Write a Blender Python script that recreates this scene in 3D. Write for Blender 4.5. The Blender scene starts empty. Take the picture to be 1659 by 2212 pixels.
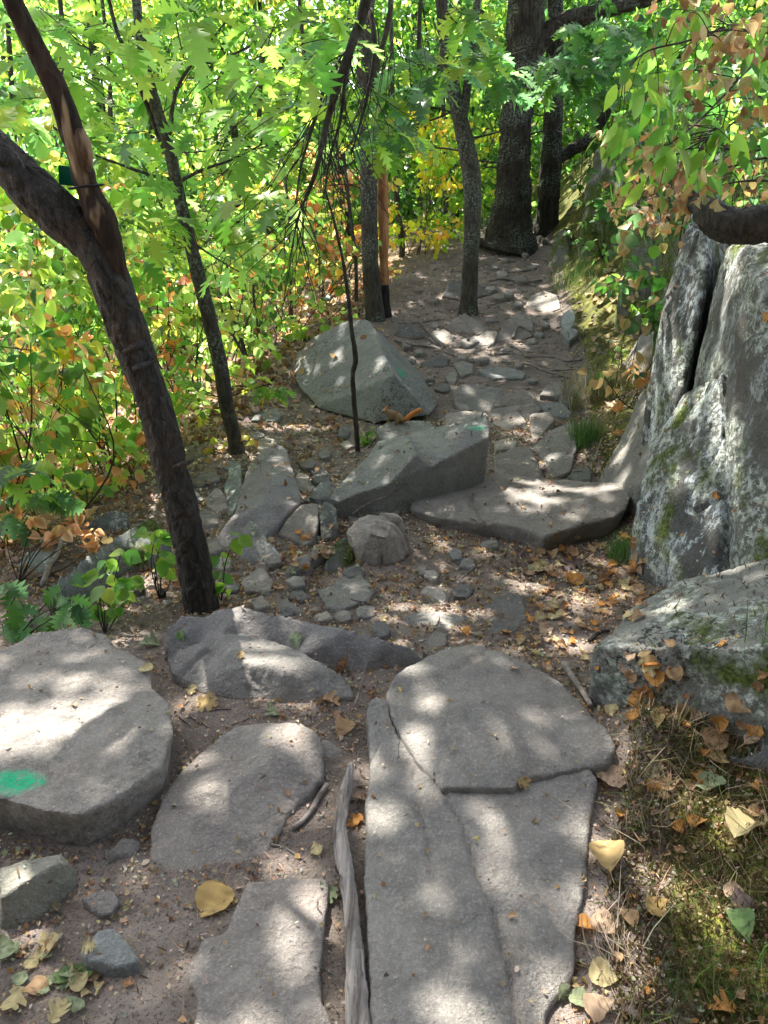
import bpy, bmesh, math, random
import numpy as np
from mathutils import Vector, Matrix
from mathutils.bvhtree import BVHTree
from mathutils.geometry import delaunay_2d_cdt
random.seed(7); rng = np.random.default_rng(7)
R = math.radians
# ------------------------------------------------------------------ camera
PITCH = R(24.0); CAMZ = 1.6; CX, CY = 829.5, 1106.0
FPX = 1106.0 / math.tan(R(33.5))
scene = bpy.context.scene
cd = bpy.data.cameras.new('camera'); cam = bpy.data.objects.new('camera', cd); scene.collection.objects.link(cam)
cam.location = (0, 0, CAMZ); cam.rotation_euler = (R(90) - PITCH, 0, 0)
cd.sensor_fit = 'VERTICAL'; cd.sensor_height = 36; cd.lens = 18 / math.tan(R(33.5)); cd.clip_start = .05; cd.clip_end = 400
scene.camera = cam
# ------------------------------------------------------------------ sun, sky, exposure
SUN = np.array([-.30, .48, .82]); SUN /= np.linalg.norm(SUN)
SUN_STRENGTH, SKY_STRENGTH, EXPOSURE = 5.0, 0.15, 2.2
world = bpy.data.worlds.new("World"); scene.world = world; world.use_nodes = True
wn = world.node_tree; bg = wn.nodes['Background']
sky = wn.nodes.new('ShaderNodeTexSky'); sky.sky_type = 'NISHITA'; sky.sun_disc = False
sky.sun_elevation = math.asin(SUN[2]); sky.sun_rotation = math.atan2(SUN[0], SUN[1])
sky.dust_density = 2.0
hz = wn.nodes.new('ShaderNodeHueSaturation'); hz.inputs['Saturation'].default_value = .5   # a hazy summer sky
wn.links.new(sky.outputs[0], hz.inputs['Color']); wn.links.new(hz.outputs[0], bg.inputs[0]); bg.inputs[1].default_value = SKY_STRENGTH
sl = bpy.data.lights.new('sun', 'SUN'); sl.energy = SUN_STRENGTH; sl.angle = R(.55); sl.color = (1, .94, .86)
so = bpy.data.objects.new('sun', sl); scene.collection.objects.link(so)
so.rotation_euler = Vector(SUN).to_track_quat('Z', 'Y').to_euler()
vs = scene.view_settings; vs.view_transform = 'Standard'; vs.look = 'None'; vs.gamma = 1; vs.exposure = EXPOSURE
# ------------------------------------------------------------------ helpers: noise
def _h(ix, iy, iz, s):
    n = (ix.astype(np.int64) * 374761393 + iy.astype(np.int64) * 668265263 + iz.astype(np.int64) * 2147483647 + s * 974634777) & 0xFFFFFFFF
    n = ((n ^ (n >> 13)) * 1274126177) & 0xFFFFFFFF
    n = ((n ^ (n >> 16)) * 2246822519) & 0xFFFFFFFF
    return ((n ^ (n >> 15)) & 0xFFFFFF) / float(0xFFFFFF)
def vnoise(p, s=0):
    i = np.floor(p); f = p - i; f = f * f * (3 - 2 * f); x, y, z = i[:, 0], i[:, 1], i[:, 2]; r = 0
    for a in (0, 1):
        for b in (0, 1):
            for c in (0, 1):
                w = (f[:, 0] if a else 1 - f[:, 0]) * (f[:, 1] if b else 1 - f[:, 1]) * (f[:, 2] if c else 1 - f[:, 2])
                r = r + w * _h(x + a, y + b, z + c, s)
    return r * 2 - 1
def fbm(p, oct=4, s=0, gain=.5):
    a, t, r = 1, 0, 0
    for k in range(oct):
        r = r + a * vnoise(p * (2.03 ** k) + 17.3 * k, s + k); t += a; a *= gain
    return r / t
# ------------------------------------------------------------------ ground function
_ty = np.linspace(-60, 120, 3601)
_tz = np.interp(_ty, [-60, 0, 2, 3, 5.5, 6.5, 8, 9.5, 11, 12.5, 20, 45, 120], [.1, 0, 0, -.1, -.13, -.02, .19, .42, .68, .72, .5, 4, 12])
_k = np.hanning(23); _k /= _k.sum(); _tz = np.convolve(np.pad(_tz, 11, 'edge'), _k, 'valid')
def xr(y): return np.interp(y, [0, 1.2, 1.8, 3, 4.7, 6.6, 10, 14], [.42, .5, .75, 1.15, 1.25, 1.65, 2.05, 2.4])
def xl(y): return np.interp(y, [0, 3, 4.3, 5.2, 7, 8, 9.5, 11], [-2.0, -1.9, -1.65, -1.4, -.95, -.6, .1, .5])
def ground(x, y):
    x = np.asarray(x, float); y = np.asarray(y, float)
    z = np.interp(y, _ty, _tz)
    sp = lambda t, k: np.log1p(np.exp(np.clip(t / k, -40, 40))) * k
    t = sp(x - xr(y), .06); s = np.interp(y, [0, 2, 3, 5, 8, 11], [.35, .4, .7, .62, .75, 1.2]); H = np.interp(y, [0, 2, 4, 8, 12], [.5, .8, 1.5, 2.6, 3.5])
    z = z + H * (1 - np.exp(-s * t / H))
    z = z + .11 * np.exp(-((x - .78) / .17) ** 2 - ((y - 1.80) / .13) ** 2)
    t = sp(xl(y) - x, .15); z = z - 2.6 * (1 - np.exp(-.3 * t / 2.6))
    return z
c_, s_ = math.cos(PITCH), math.sin(PITCH)
def ray(u, v):
    a, b = (u - CX) / FPX, (v - CY) / FPX
    return np.array([a, c_ - b * s_, -s_ - b * c_])
_T = np.concatenate([np.arange(.4, 14, .004), np.arange(14, 60, .05)])
def P(u, v, h=0.):
    d = ray(u, v); X, Y, Z = d[0] * _T, d[1] * _T, CAMZ + d[2] * _T
    k = np.nonzero(Z <= ground(X, Y) + h)[0]
    k = k[0] if len(k) else len(_T) - 1
    return np.array([X[k], Y[k], Z[k]])
def PY(u, v, y):
    d = ray(u, v); t = y / d[1]; return np.array([d[0] * t, y, CAMZ + d[2] * t])
def pix(p):
    dx, dy, dz = p[..., 0], p[..., 1], p[..., 2] - CAMZ
    dep = dy * c_ - dz * s_; up = dy * s_ + dz * c_
    dep = np.where(dep > .05, dep, 1e9)
    return CX + FPX * dx / dep, CY - FPX * up / dep
# ------------------------------------------------------------------ helpers: objects
C = scene.collection
def tag(o, label=None, cat=None, group=None, kind=None):
    if label: o['label'] = label
    if cat: o['category'] = cat
    if group: o['group'] = group
    if kind: o['kind'] = kind
    return o
def link(name, me, mat=None, parent=None, loc=None):
    if mat: me.materials.append(mat)
    o = bpy.data.objects.new(name, me); C.objects.link(o)
    if parent is not None: o.parent = parent
    elif loc is not None:
        me.transform(Matrix.Translation(-Vector(loc))); o.location = loc
    return o
def child(name, me, mat, parent):          # mesh given in world coordinates
    o = link(name, me, mat, parent)
    me.transform(Matrix.Translation(-parent.location)); return o
def empty(name, loc, label, cat, group=None):
    o = bpy.data.objects.new(name, None); C.objects.link(o); o.location = loc; o.empty_display_size = .05
    return tag(o, label, cat, group)
def copy_tree(o, parent=None):
    c = o.copy(); C.objects.link(c)
    if parent: c.parent = parent
    for ch in o.children: copy_tree(ch, c)
    return c
def mesh_np(name, V, F, smooth=True, col=None):    # F (n,k)
    me = bpy.data.meshes.new(name); V = np.ascontiguousarray(V, np.float32); F = np.ascontiguousarray(F, np.int32); n, k = F.shape
    me.vertices.add(len(V)); me.vertices.foreach_set('co', V.ravel())
    me.loops.add(n * k); me.loops.foreach_set('vertex_index', F.ravel())
    me.polygons.add(n); me.polygons.foreach_set('loop_start', np.arange(0, n * k, k, dtype=np.int32))
    me.update(calc_edges=True)
    me.polygons.foreach_set('use_smooth', np.full(n, smooth))
    if col is not None:
        a = me.attributes.new('Col', 'FLOAT_COLOR', 'POINT')
        cc = np.ones((len(V), 4), np.float32); cc[:, :3] = col; a.data.foreach_set('color', cc.ravel())
    me.update(); return me
def crom(pts, n):
    p = np.asarray(pts, float); p = np.vstack([2 * p[0] - p[1], p, 2 * p[-1] - p[-2]]); out = []
    for i in range(1, len(p) - 2):
        t = np.linspace(0, 1, n, endpoint=False)[:, None]; a, b, c, d = p[i - 1], p[i], p[i + 1], p[i + 2]
        out.append(.5 * (2 * b + (c - a) * t + (2 * a - 5 * b + 4 * c - d) * t ** 2 + (-a + 3 * b - 3 * c + d) * t ** 3))
    out.append(p[-2:-1]); return np.vstack(out)
def tube_np(path, rad, sides=8, bark=0., freq=30, seed=0, lump=0.):
    path = np.asarray(path, float); n = len(path); rad = np.asarray(rad, float)
    T = np.gradient(path, axis=0); T /= np.linalg.norm(T, axis=1)[:, None] + 1e-9
    ref = np.array([0.13, 1., .07]) if abs(T[0][1]) < .9 else np.array([1., 0, .1])
    A = np.cross(T, ref); A /= np.linalg.norm(A, axis=1)[:, None] + 1e-9; B = np.cross(T, A)
    th = np.arange(sides) * 2 * math.pi / sides
    ring = A[:, None, :] * np.cos(th)[None, :, None] + B[:, None, :] * np.sin(th)[None, :, None]
    r = np.repeat(rad[:, None], sides, 1)
    if bark or lump:
        s = np.concatenate([[0], np.cumsum(np.linalg.norm(np.diff(path, axis=0), axis=1))])
        rm = rad.mean()
        q = np.stack([np.cos(th)[None, :] * rm * np.ones((n, 1)), np.sin(th)[None, :] * rm * np.ones((n, 1)), np.repeat(s[:, None], sides, 1)], -1).reshape(-1, 3)
        if bark:
            q1 = q * np.array([freq, freq, freq * .22]); w = fbm(q * freq * .5, 2, seed + 5)[:, None]
            nn = 1 - np.abs(fbm(q1 + w * .8, 3, seed)) * 2.6
            r = r - bark * np.clip(nn, 0, 1).reshape(n, sides)
        if lump: r = r * (1 + lump * fbm(q * 6 / max(rm * 10, .3), 2, seed + 9).reshape(n, sides))
    V = path[:, None, :] + ring * r[:, :, None]
    V = np.vstack([V.reshape(-1, 3), path[:1] - T[:1] * rad[0] * .3, path[-1:] + T[-1:] * rad[-1] * .3])
    i = np.arange(n - 1)[:, None] * sides; j = np.arange(sides)[None, :]; k = (j + 1) % sides
    F = np.stack([i + j, i + k, i + sides + k, i + sides + j], -1).reshape(-1, 4)
    jj = np.arange(sides); kk = (jj + 1) % sides; a = n * sides
    F2 = np.stack([kk, jj, np.full(sides, a), np.full(sides, a)], -1)
    F3 = np.stack([jj + (n - 1) * sides, kk + (n - 1) * sides, np.full(sides, a + 1), np.full(sides, a + 1)], -1)
    tri = np.vstack([F2, F3])[:, :3]
    tris = np.vstack([F[:, [0, 1, 2]], F[:, [0, 2, 3]], tri])
    return V, tris
class MB:
    def __init__(s): s.V = []; s.F = []; s.n = 0; s.C = []
    def add(s, V, F, col=None):
        s.V.append(V); s.F.append(F + s.n); s.n += len(V)
        if col is not None: s.C.append(np.broadcast_to(col, (len(V), 3)))
    def tube(s, pts, r0, r1, n=6, sides=6, **k):
        p = crom(pts, n) if len(pts) > 1 else pts
        s.add(*tube_np(p, np.linspace(r0, r1, len(p)), sides, **k))
    def mesh(s, name='m', smooth=True): return mesh_np(name, np.vstack(s.V), np.vstack(s.F), smooth, np.vstack(s.C) if s.C else None)
# ------------------------------------------------------------------ materials
def nt(name, rough=.9):
    m = bpy.data.materials.new(name); m.use_nodes = True; t = m.node_tree; b = t.nodes['Principled BSDF']
    b.inputs['Roughness'].default_value = rough; b.inputs['Specular IOR Level'].default_value = .25
    return m, t, b
class NG:
    def __init__(s, t, coord='Object'):
        s.t = t; s.tc = t.nodes.new('ShaderNodeTexCoord').outputs[coord]
    def N(s, ty, **kw):
        n = s.t.nodes.new(ty)
        for k, v in kw.items(): setattr(n, k, v)
        return n
    def L(s, a, b): s.t.links.new(a, b)
    def noise(s, scale, det=4, rough=.55, vec=None, dist=0):
        n = s.N('ShaderNodeTexNoise'); n.inputs['Scale'].default_value = scale; n.inputs['Detail'].default_value = det
        n.inputs['Roughness'].default_value = rough; n.inputs['Distortion'].default_value = dist; s.L(vec or s.tc, n.inputs['Vector']); return n.outputs['Fac']
    def vor(s, scale, feat='F1', vec=None):
        n = s.N('ShaderNodeTexVoronoi'); n.feature = feat; n.inputs['Scale'].default_value = scale; s.L(vec or s.tc, n.inputs['Vector']); return n.outputs['Distance']
    def mapv(s, scale, rot=(0, 0, 0)):
        n = s.N('ShaderNodeMapping'); n.inputs['Scale'].default_value = scale; n.inputs['Rotation'].default_value = rot; s.L(s.tc, n.inputs['Vector']); return n.outputs[0]
    def ramp(s, f, *st):
        n = s.N('ShaderNodeValToRGB'); e = n.color_ramp.elements
        while len(e) < len(st): e.new(.5)
        for q, (p, c) in zip(e, st): q.position = p; q.color = (*c, 1) if len(c) == 3 else c
        s.L(f, n.inputs[0]); return n.outputs[0]
    def rng(s, f, a, b, lo=0., hi=1.):
        n = s.N('ShaderNodeMapRange'); n.inputs[1].default_value = a; n.inputs[2].default_value = b; n.inputs[3].default_value = lo; n.inputs[4].default_value = hi
        s.L(f, n.inputs[0]); return n.outputs[0]
    def mix(s, f, a, b):
        n = s.N('ShaderNodeMix', data_type='RGBA')
        for sock, v in ((n.inputs['Factor'], f), (n.inputs['A'], a), (n.inputs['B'], b)):
            if hasattr(v, 'is_linked'): s.L(v, sock)
            else: sock.default_value = v if not isinstance(v, tuple) else (*v, 1)
        return n.outputs['Result']
    def m(s, op, a, b=None):
        n = s.N('ShaderNodeMath', operation=op)
        for sock, v in ((n.inputs[0], a), (n.inputs[1], b)):
            if v is None: continue
            if hasattr(v, 'is_linked'): s.L(v, sock)
            else: sock.default_value = v
        return n.outputs[0]
    def bump(s, b, pairs):
        prev = None
        for h, dist, st in pairs:
            n = s.N('ShaderNodeBump'); n.inputs['Distance'].default_value = dist; n.inputs['Strength'].default_value = st; s.L(h, n.inputs['Height'])
            if prev is not None: s.L(prev, n.inputs['Normal'])
            prev = n.outputs[0]
        s.L(prev, b.inputs['Normal'])
_rm = {}
def rock_mat(base=(.235, .215, .205), alt=(.33, .30, .29), dark=.55, lichen=0., moss=0., blk=0., paint=None, streak=0., scale=1., key=None):
    base = (base[0] * .79, base[1] * .825, base[2] * .80); alt = (alt[0] * .80, alt[1] * .83, alt[2] * .80)
    k = (base, alt, dark, lichen, moss, blk, streak, scale)
    if paint is None and k in _rm: return _rm[k]
    m, t, b = nt('rock', .88); g = NG(t)
    big = g.noise(2.6 * scale, 5, .6, dist=.6); med = g.noise(16 * scale, 5, .65); fine = g.noise(110, 4, .7); spk = g.vor(260); grit = g.noise(420, 2, .6)
    col = g.mix(g.rng(big, .35, .65), base, alt)
    col = g.mix(g.rng(med, .45, .72, 0, .5), col, tuple(c * dark for c in base))
    col = g.mix(g.rng(g.noise(5, 3, .5, dist=1), .52, .68, 0, .35), col, (base[0] * 1.2, base[1] * 1.05, base[2] * .95))
    col = g.mix(g.rng(fine, .5, .68, 0, .5), col, tuple(min(.6, c * 1.5) for c in alt))
    col = g.mix(g.rng(grit, .56, .68, 0, .4), col, (.05, .045, .045))
    col = g.mix(g.rng(spk, .0, .22, .35, 0), col, (.5, .47, .45))
    lcr = g.m('LESS_THAN', g.noise(1.9, 3, .5, dist=2.0), 0)
    vd = g.N('ShaderNodeTexNoise'); vd.inputs['Scale'].default_value = 3.1 * scale; vd.inputs['Detail'].default_value = 2; vd.inputs['Distortion'].default_value = 1.2; g.L(g.tc, vd.inputs['Vector'])
    line = g.m('ABSOLUTE', g.m('SUBTRACT', vd.outputs['Fac'], .5))
    col = g.mix(g.m('MULTIPLY', g.rng(line, .0, .0025, .3, 0), g.rng(g.noise(2.2, 2), .55, .62)), col, (.5, .48, .47))
    if streak:
        v = g.mapv((4, 4, 1.7)); sn = g.noise(2.2, 8, .72, vec=v, dist=.5)
        sw = g.m('MULTIPLY', g.rng(sn, .505, .55), g.rng(g.noise(16, 6, .8, vec=g.mapv((2.2, 2.2, .9)), dist=.3), .46, .53))
        col = g.mix(g.m('MULTIPLY', sw, streak), col, (.46, .51, .52))
        sd = g.noise(1.6, 5, .6, vec=g.mapv((4, 4, 1.2), (0, .2, .5)), dist=.8)
        col = g.mix(g.rng(sd, .54, .66, 0, .6), col, (.10, .075, .08))
    if lichen:
        ln = g.noise(4.2, 3, .5, dist=.3); le = g.noise(34, 4, .75)
        lf = g.m('MULTIPLY', g.rng(ln, .52 - lichen * .1, .60 - lichen * .08), g.rng(le, .47, .55))
        col = g.mix(lf, col, g.mix(g.rng(g.noise(60, 2, .5), .4, .6), (.27, .31, .27), (.46, .49, .43)))
        le2 = g.m('MULTIPLY', g.rng(g.vor(22), .13, .10), g.rng(g.noise(3, 2, .5), .5, .56)); col = g.mix(le2, col, (.36, .40, .36))
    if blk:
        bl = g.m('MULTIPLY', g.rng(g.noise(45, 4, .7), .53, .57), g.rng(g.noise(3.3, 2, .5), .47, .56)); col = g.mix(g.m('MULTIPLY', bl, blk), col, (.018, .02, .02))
    if moss:
        geo = g.N('ShaderNodeNewGeometry'); mo = g.m('MULTIPLY', g.rng(g.noise(4, 4, .6), .58 - .2 * moss, .68 - .2 * moss), 1.)
        col = g.mix(mo, col, g.mix(g.rng(g.noise(80, 2, .5), .4, .6), (.035, .05, .012), (.10, .13, .025)))
    for p in (paint or []):
        pos, rad, pc = p
        sub = g.N('ShaderNodeVectorMath', operation='SUBTRACT'); g.L(g.tc, sub.inputs[0]); sub.inputs[1].default_value = pos
        ml = g.N('ShaderNodeVectorMath', operation='MULTIPLY'); g.L(sub.outputs[0], ml.inputs[0]); ml.inputs[1].default_value = (1 / rad[0], 1 / rad[1], 1 / rad[2])
        le = g.N('ShaderNodeVectorMath', operation='LENGTH'); g.L(ml.outputs[0], le.inputs[0])
        dd = g.m('ADD', le.outputs['Value'], g.m('MULTIPLY', g.m('SUBTRACT', g.noise(22, 4, .6), .5), 1.3))
        pf = g.m('MULTIPLY', g.rng(dd, 1.05, .55), g.m('MULTIPLY', g.rng(g.noise(240, 2, .6), .36, .5, .3, 1), g.rng(g.noise(48, 5, .75), .36, .52, .25, 1))); col = g.mix(pf, col, pc)
    dirt = g.N('ShaderNodeAttribute', attribute_name='dirt').outputs['Fac']
    df = g.rng(g.m('ADD', dirt, g.m('SUBTRACT', g.noise(38, 5, .75), .5)), .42, .62, 0, .9)
    col = g.mix(df, col, g.mix(g.rng(g.noise(120, 3, .7), .45, .6), (.10, .072, .055), (.26, .20, .155)))
    g.L(col, b.inputs['Base Color'])
    pit = g.noise(62, 3, .6, dist=.4); mot = g.noise(28, 4, .6)
    g.bump(b, [(med, .02, .7), (mot, .008, .6), (pit, .006, .8), (fine, .005, .9), (grit, .002, .8)])
    if paint is None: _rm[k] = m
    return m
def leaf_mat(name='leaf', trans=.5, rough=.45, spec=.35, tgain=1.6):
    m, t, b = nt(name, rough); g = NG(t)
    a = g.N('ShaderNodeAttribute', attribute_name='Col'); b.inputs['Specular IOR Level'].default_value = spec
    vn = g.noise(90, 3, .6); col = g.mix(g.rng(vn, .3, .7, 0, .35), a.outputs['Color'], (.02, .03, .01)); 
    g.L(col, b.inputs['Base Color'])
    tr = g.N('ShaderNodeBsdfTranslucent'); mm = g.N('ShaderNodeVectorMath', operation='MULTIPLY'); g.L(a.outputs['Color'], mm.inputs[0]); mm.inputs[1].default_value = (tgain * 1.06, tgain * .98, tgain * 1.15)
    g.L(mm.outputs[0], tr.inputs[0]); ms = g.N('ShaderNodeMixShader'); ms.inputs[0].default_value = trans
    g.L(b.outputs[0], ms.inputs[1]); g.L(tr.outputs[0], ms.inputs[2]); g.L(ms.outputs[0], t.nodes['Material Output'].inputs[0]); return m
CANOPY = leaf_mat('canopy_leaf', .22, .5, .2, 1.0); LEAF = leaf_mat('green_leaf', .55, .36, .45, 2.3); DRY = leaf_mat('dry_leaf', .28, .7, .15, 1.1); GRASS = leaf_mat('grass_blade', .3, .55, .2, 1.4)
def bark_mat(name, c1, c2, scale=1., lich=0., stretch=.2, red=None, along=2):
    m, t, b = nt(name, .9); g = NG(t); v = g.mapv(tuple(stretch if i == along else 1 for i in range(3)))
    n1 = g.noise(26 * scale, 6, .65, vec=v, dist=.3); n2 = g.noise(5, 3, .5)
    col = g.mix(g.rng(n1, .36, .64), c1, c2); col = g.mix(g.rng(n2, .4, .7, 0, .4), col, tuple(x * .6 for x in c1))
    if red: col = g.mix(g.rng(g.noise(9, 3, .6, vec=v), .62, .68), col, red)
    if lich: col = g.mix(g.m('MULTIPLY', g.rng(g.noise(3, 3, .5), .45, .6, 0, lich), g.rng(g.noise(50, 3, .6), .5, .58)), col, (.25, .32, .25))
    g.L(col, b.inputs['Base Color']); g.bump(b, [(n1, .012, .9), (g.noise(120, 3, .6), .003, .6)]); return m
def near_bark():
    m, t, b = nt('dark_bark', .6); b.inputs['Specular IOR Level'].default_value = .45; g = NG(t); v = g.mapv((1, 1, .3)); n1 = g.noise(34, 8, .72, vec=v, dist=.6); vo = g.vor(30, 'DISTANCE_TO_EDGE', g.mapv((1.3, 1.3, .35)))
    col = g.mix(g.rng(n1, .40, .62), (.010, .008, .007), (.050, .040, .031)); col = g.mix(g.rng(vo, .0, .05, .8, 0), col, (.008, .006, .005)); col = g.mix(g.m('MULTIPLY', g.rng(g.noise(5, 3), .56, .62), g.rng(g.noise(40, 4, .7, vec=v), .5, .56)), col, (.07, .040, .026)); col = g.mix(g.rng(g.noise(90, 4, .75), .60, .68, 0, .6), col, (.16, .15, .13))
    g.L(col, b.inputs['Base Color']); g.bump(b, [(n1, .014, 1.), (g.m('MINIMUM', vo, .08), .06, .8), (g.noise(150, 4, .7), .004, .8)]); return m
BARK_NEAR = near_bark()
_unused = bark_mat('dark_bark', (.018, .013, .011), (.085, .063, .050), 1.5, .2, .22, None)
BARK_OAK = bark_mat('oak_bark', (.014, .012, .009), (.062, .052, .041), 1.6, .5, .12)
BARK_SLIM = bark_mat('slim_bark', (.030, .026, .021), (.090, .080, .064), 1.5, .5, .3)
BARK_TWIG = bark_mat('twig_bark', (.025, .020, .017), (.085, .070, .058), 2, 0, .4)
PEELED = bark_mat('peeled_wood', (.16, .10, .06), (.42, .30, .19), .8, 0, .08)
ORANGE_WOOD = bark_mat('orange_bare_wood', (.30, .12, .05), (.52, .29, .14), 1.2, 0, .12, (.10, .05, .03))
CHAR = bark_mat('black_bark', (.012, .01, .009), (.04, .035, .03), 1.4, 0, .2)
DRIFT = bark_mat('weathered_wood', (.16, .14, .12), (.38, .34, .30), 1.6, 0, .1)
ROOT = bark_mat('root_bark', (.10, .085, .075), (.26, .23, .205), 1.5, 0, .2, None, 0)
def ground_mat():
    m, t, b = nt('soil', .95); g = NG(t)
    at = lambda n: g.N('ShaderNodeAttribute', attribute_name=n).outputs['Fac']
    soil = g.mix(g.rng(g.noise(3, 5, .6), .35, .65), (.115, .096, .083), (.23, .195, .168))
    soil = g.mix(g.rng(g.noise(55, 5, .75), .5, .66), soil, (.24, .19, .155)); soil = g.mix(g.rng(g.noise(150, 3, .7), .54, .64, 0, .8), soil, (.04, .03, .025))
    soil = g.mix(g.rng(g.vor(95), .16, .1, 0, .5), soil, (.34, .28, .22))
    ms = g.mix(g.rng(g.noise(7, 4, .6), .4, .6), (.045, .055, .014), (.16, .17, .03)); ms = g.mix(g.rng(g.noise(70, 4, .7), .50, .62), ms, (.07, .05, .024))
    lit = g.mix(g.rng(g.noise(30, 5, .8), .42, .6), (.10, .07, .045), (.36, .26, .16)); lit = g.mix(g.rng(g.noise(90, 3, .7), .5, .6), lit, (.05, .035, .02))
    nz = g.noise(9, 4, .7)
    col = g.mix(g.rng(g.m('ADD', at('moss'), g.m('SUBTRACT', nz, .5)), .35, .6), soil, ms)
    col = g.mix(g.rng(g.m('ADD', at('litter'), g.m('SUBTRACT', nz, .5)), .35, .65), col, lit)
    g.L(col, b.inputs['Base Color']); g.bump(b, [(g.noise(30, 5, .7), .02, .7), (g.noise(150, 4, .7), .006, .9)]); return m
# ------------------------------------------------------------------ the ground sheet
def warp(n, lo, hi, fine, a):
    t = np.linspace(-1, 1, n); s = np.sinh(t * a) / math.sinh(a)
    return np.where(s < 0, fine + s * (fine - lo), fine + s * (hi - fine))
gx = np.unique(np.concatenate([np.arange(-3.2, 3.0, .022), -3.2 - np.geomspace(.03, 75, 90), 3.0 + np.geomspace(.03, 75, 90)]))
gy = np.unique(np.concatenate([np.arange(.6, 12.2, .03), .6 - np.geomspace(.04, 30, 50), 12.2 + np.geomspace(.04, 90, 90)]))
GX, GY = np.meshgrid(gx, gy); gp = np.stack([GX.ravel(), GY.ravel(), np.zeros(GX.size)], 1)
def ground_full(x, y):
    p = np.stack([x, y, np.zeros_like(x)], 1)
    return ground(x, y) + np.interp(y, [0, 2.3, 3, 6, 9], [.028, .028, .014, .012, .0]) * (1 - np.clip((x - xr(y)) * 8, 0, 1)) + .020 * fbm(p * 2.7, 4, 3) + .013 * fbm(p * 13, 3, 8) + .006 * np.abs(fbm(p * 40, 2, 9)) + .035 * np.clip((y - 5.8) / 2, 0, 1) * (np.abs(fbm(p * np.array([1.6, 3.2, 1]), 3, 15)) * 2 - .4)
gz = ground_full(gp[:, 0], gp[:, 1]); gp[:, 2] = gz
nx_, ny_ = len(gx), len(gy); ii = (np.arange(ny_ - 1)[:, None] * nx_ + np.arange(nx_ - 1)[None, :]).ravel()
GF = np.stack([ii, ii + 1, ii + nx_ + 1, ii + nx_], 1)
gme = mesh_np('ground', gp, GF)
def zone_moss(x, y):
    m = np.clip((x - xr(y) - .02) * 6, 0, 1)
    m = m * np.where(y < 2.4, .75, np.where(y < 3.9, .35, 1.)); return m
def zone_litter(x, y): return np.clip((xl(y) + .25 - x) * 2.2, 0, 1) * .9
for nme, fn in (('moss', zone_moss), ('litter', zone_litter)):
    a = gme.attributes.new(nme, 'FLOAT', 'POINT'); a.data.foreach_set('value', fn(gp[:, 0], gp[:, 1]).astype(np.float32))
go = link('ground', gme, ground_mat()); tag(go, kind='structure')
# ------------------------------------------------------------------ rocks
BV, BF, BN = [gp], [np.vstack([GF[:, :3], GF[:, [0, 2, 3]]])], [len(gp)]; BTYPE = [np.zeros(len(GF) * 2, int)]
def remesh(V, F, vox, it, fac=.5):
    me = bpy.data.meshes.new('tmp'); me.from_pydata([tuple(v) for v in V], [], [tuple(int(i) for i in f) for f in F]); me.update()
    bm = bmesh.new(); bm.from_mesh(me); bmesh.ops.remove_doubles(bm, verts=bm.verts, dist=1e-5); bmesh.ops.recalc_face_normals(bm, faces=bm.faces); bm.to_mesh(me); bm.free()
    o = bpy.data.objects.new('tmp', me); C.objects.link(o)
    r = o.modifiers.new('r', 'REMESH'); r.mode = 'VOXEL'; r.voxel_size = vox; r.use_smooth_shade = True
    if it: s = o.modifiers.new('s', 'SMOOTH'); s.iterations = it; s.factor = fac
    dg = bpy.context.evaluated_depsgraph_get(); dg.update(); out = bpy.data.meshes.new_from_object(o.evaluated_get(dg), depsgraph=dg)
    bpy.data.objects.remove(o); bpy.data.meshes.remove(me); return out
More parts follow.
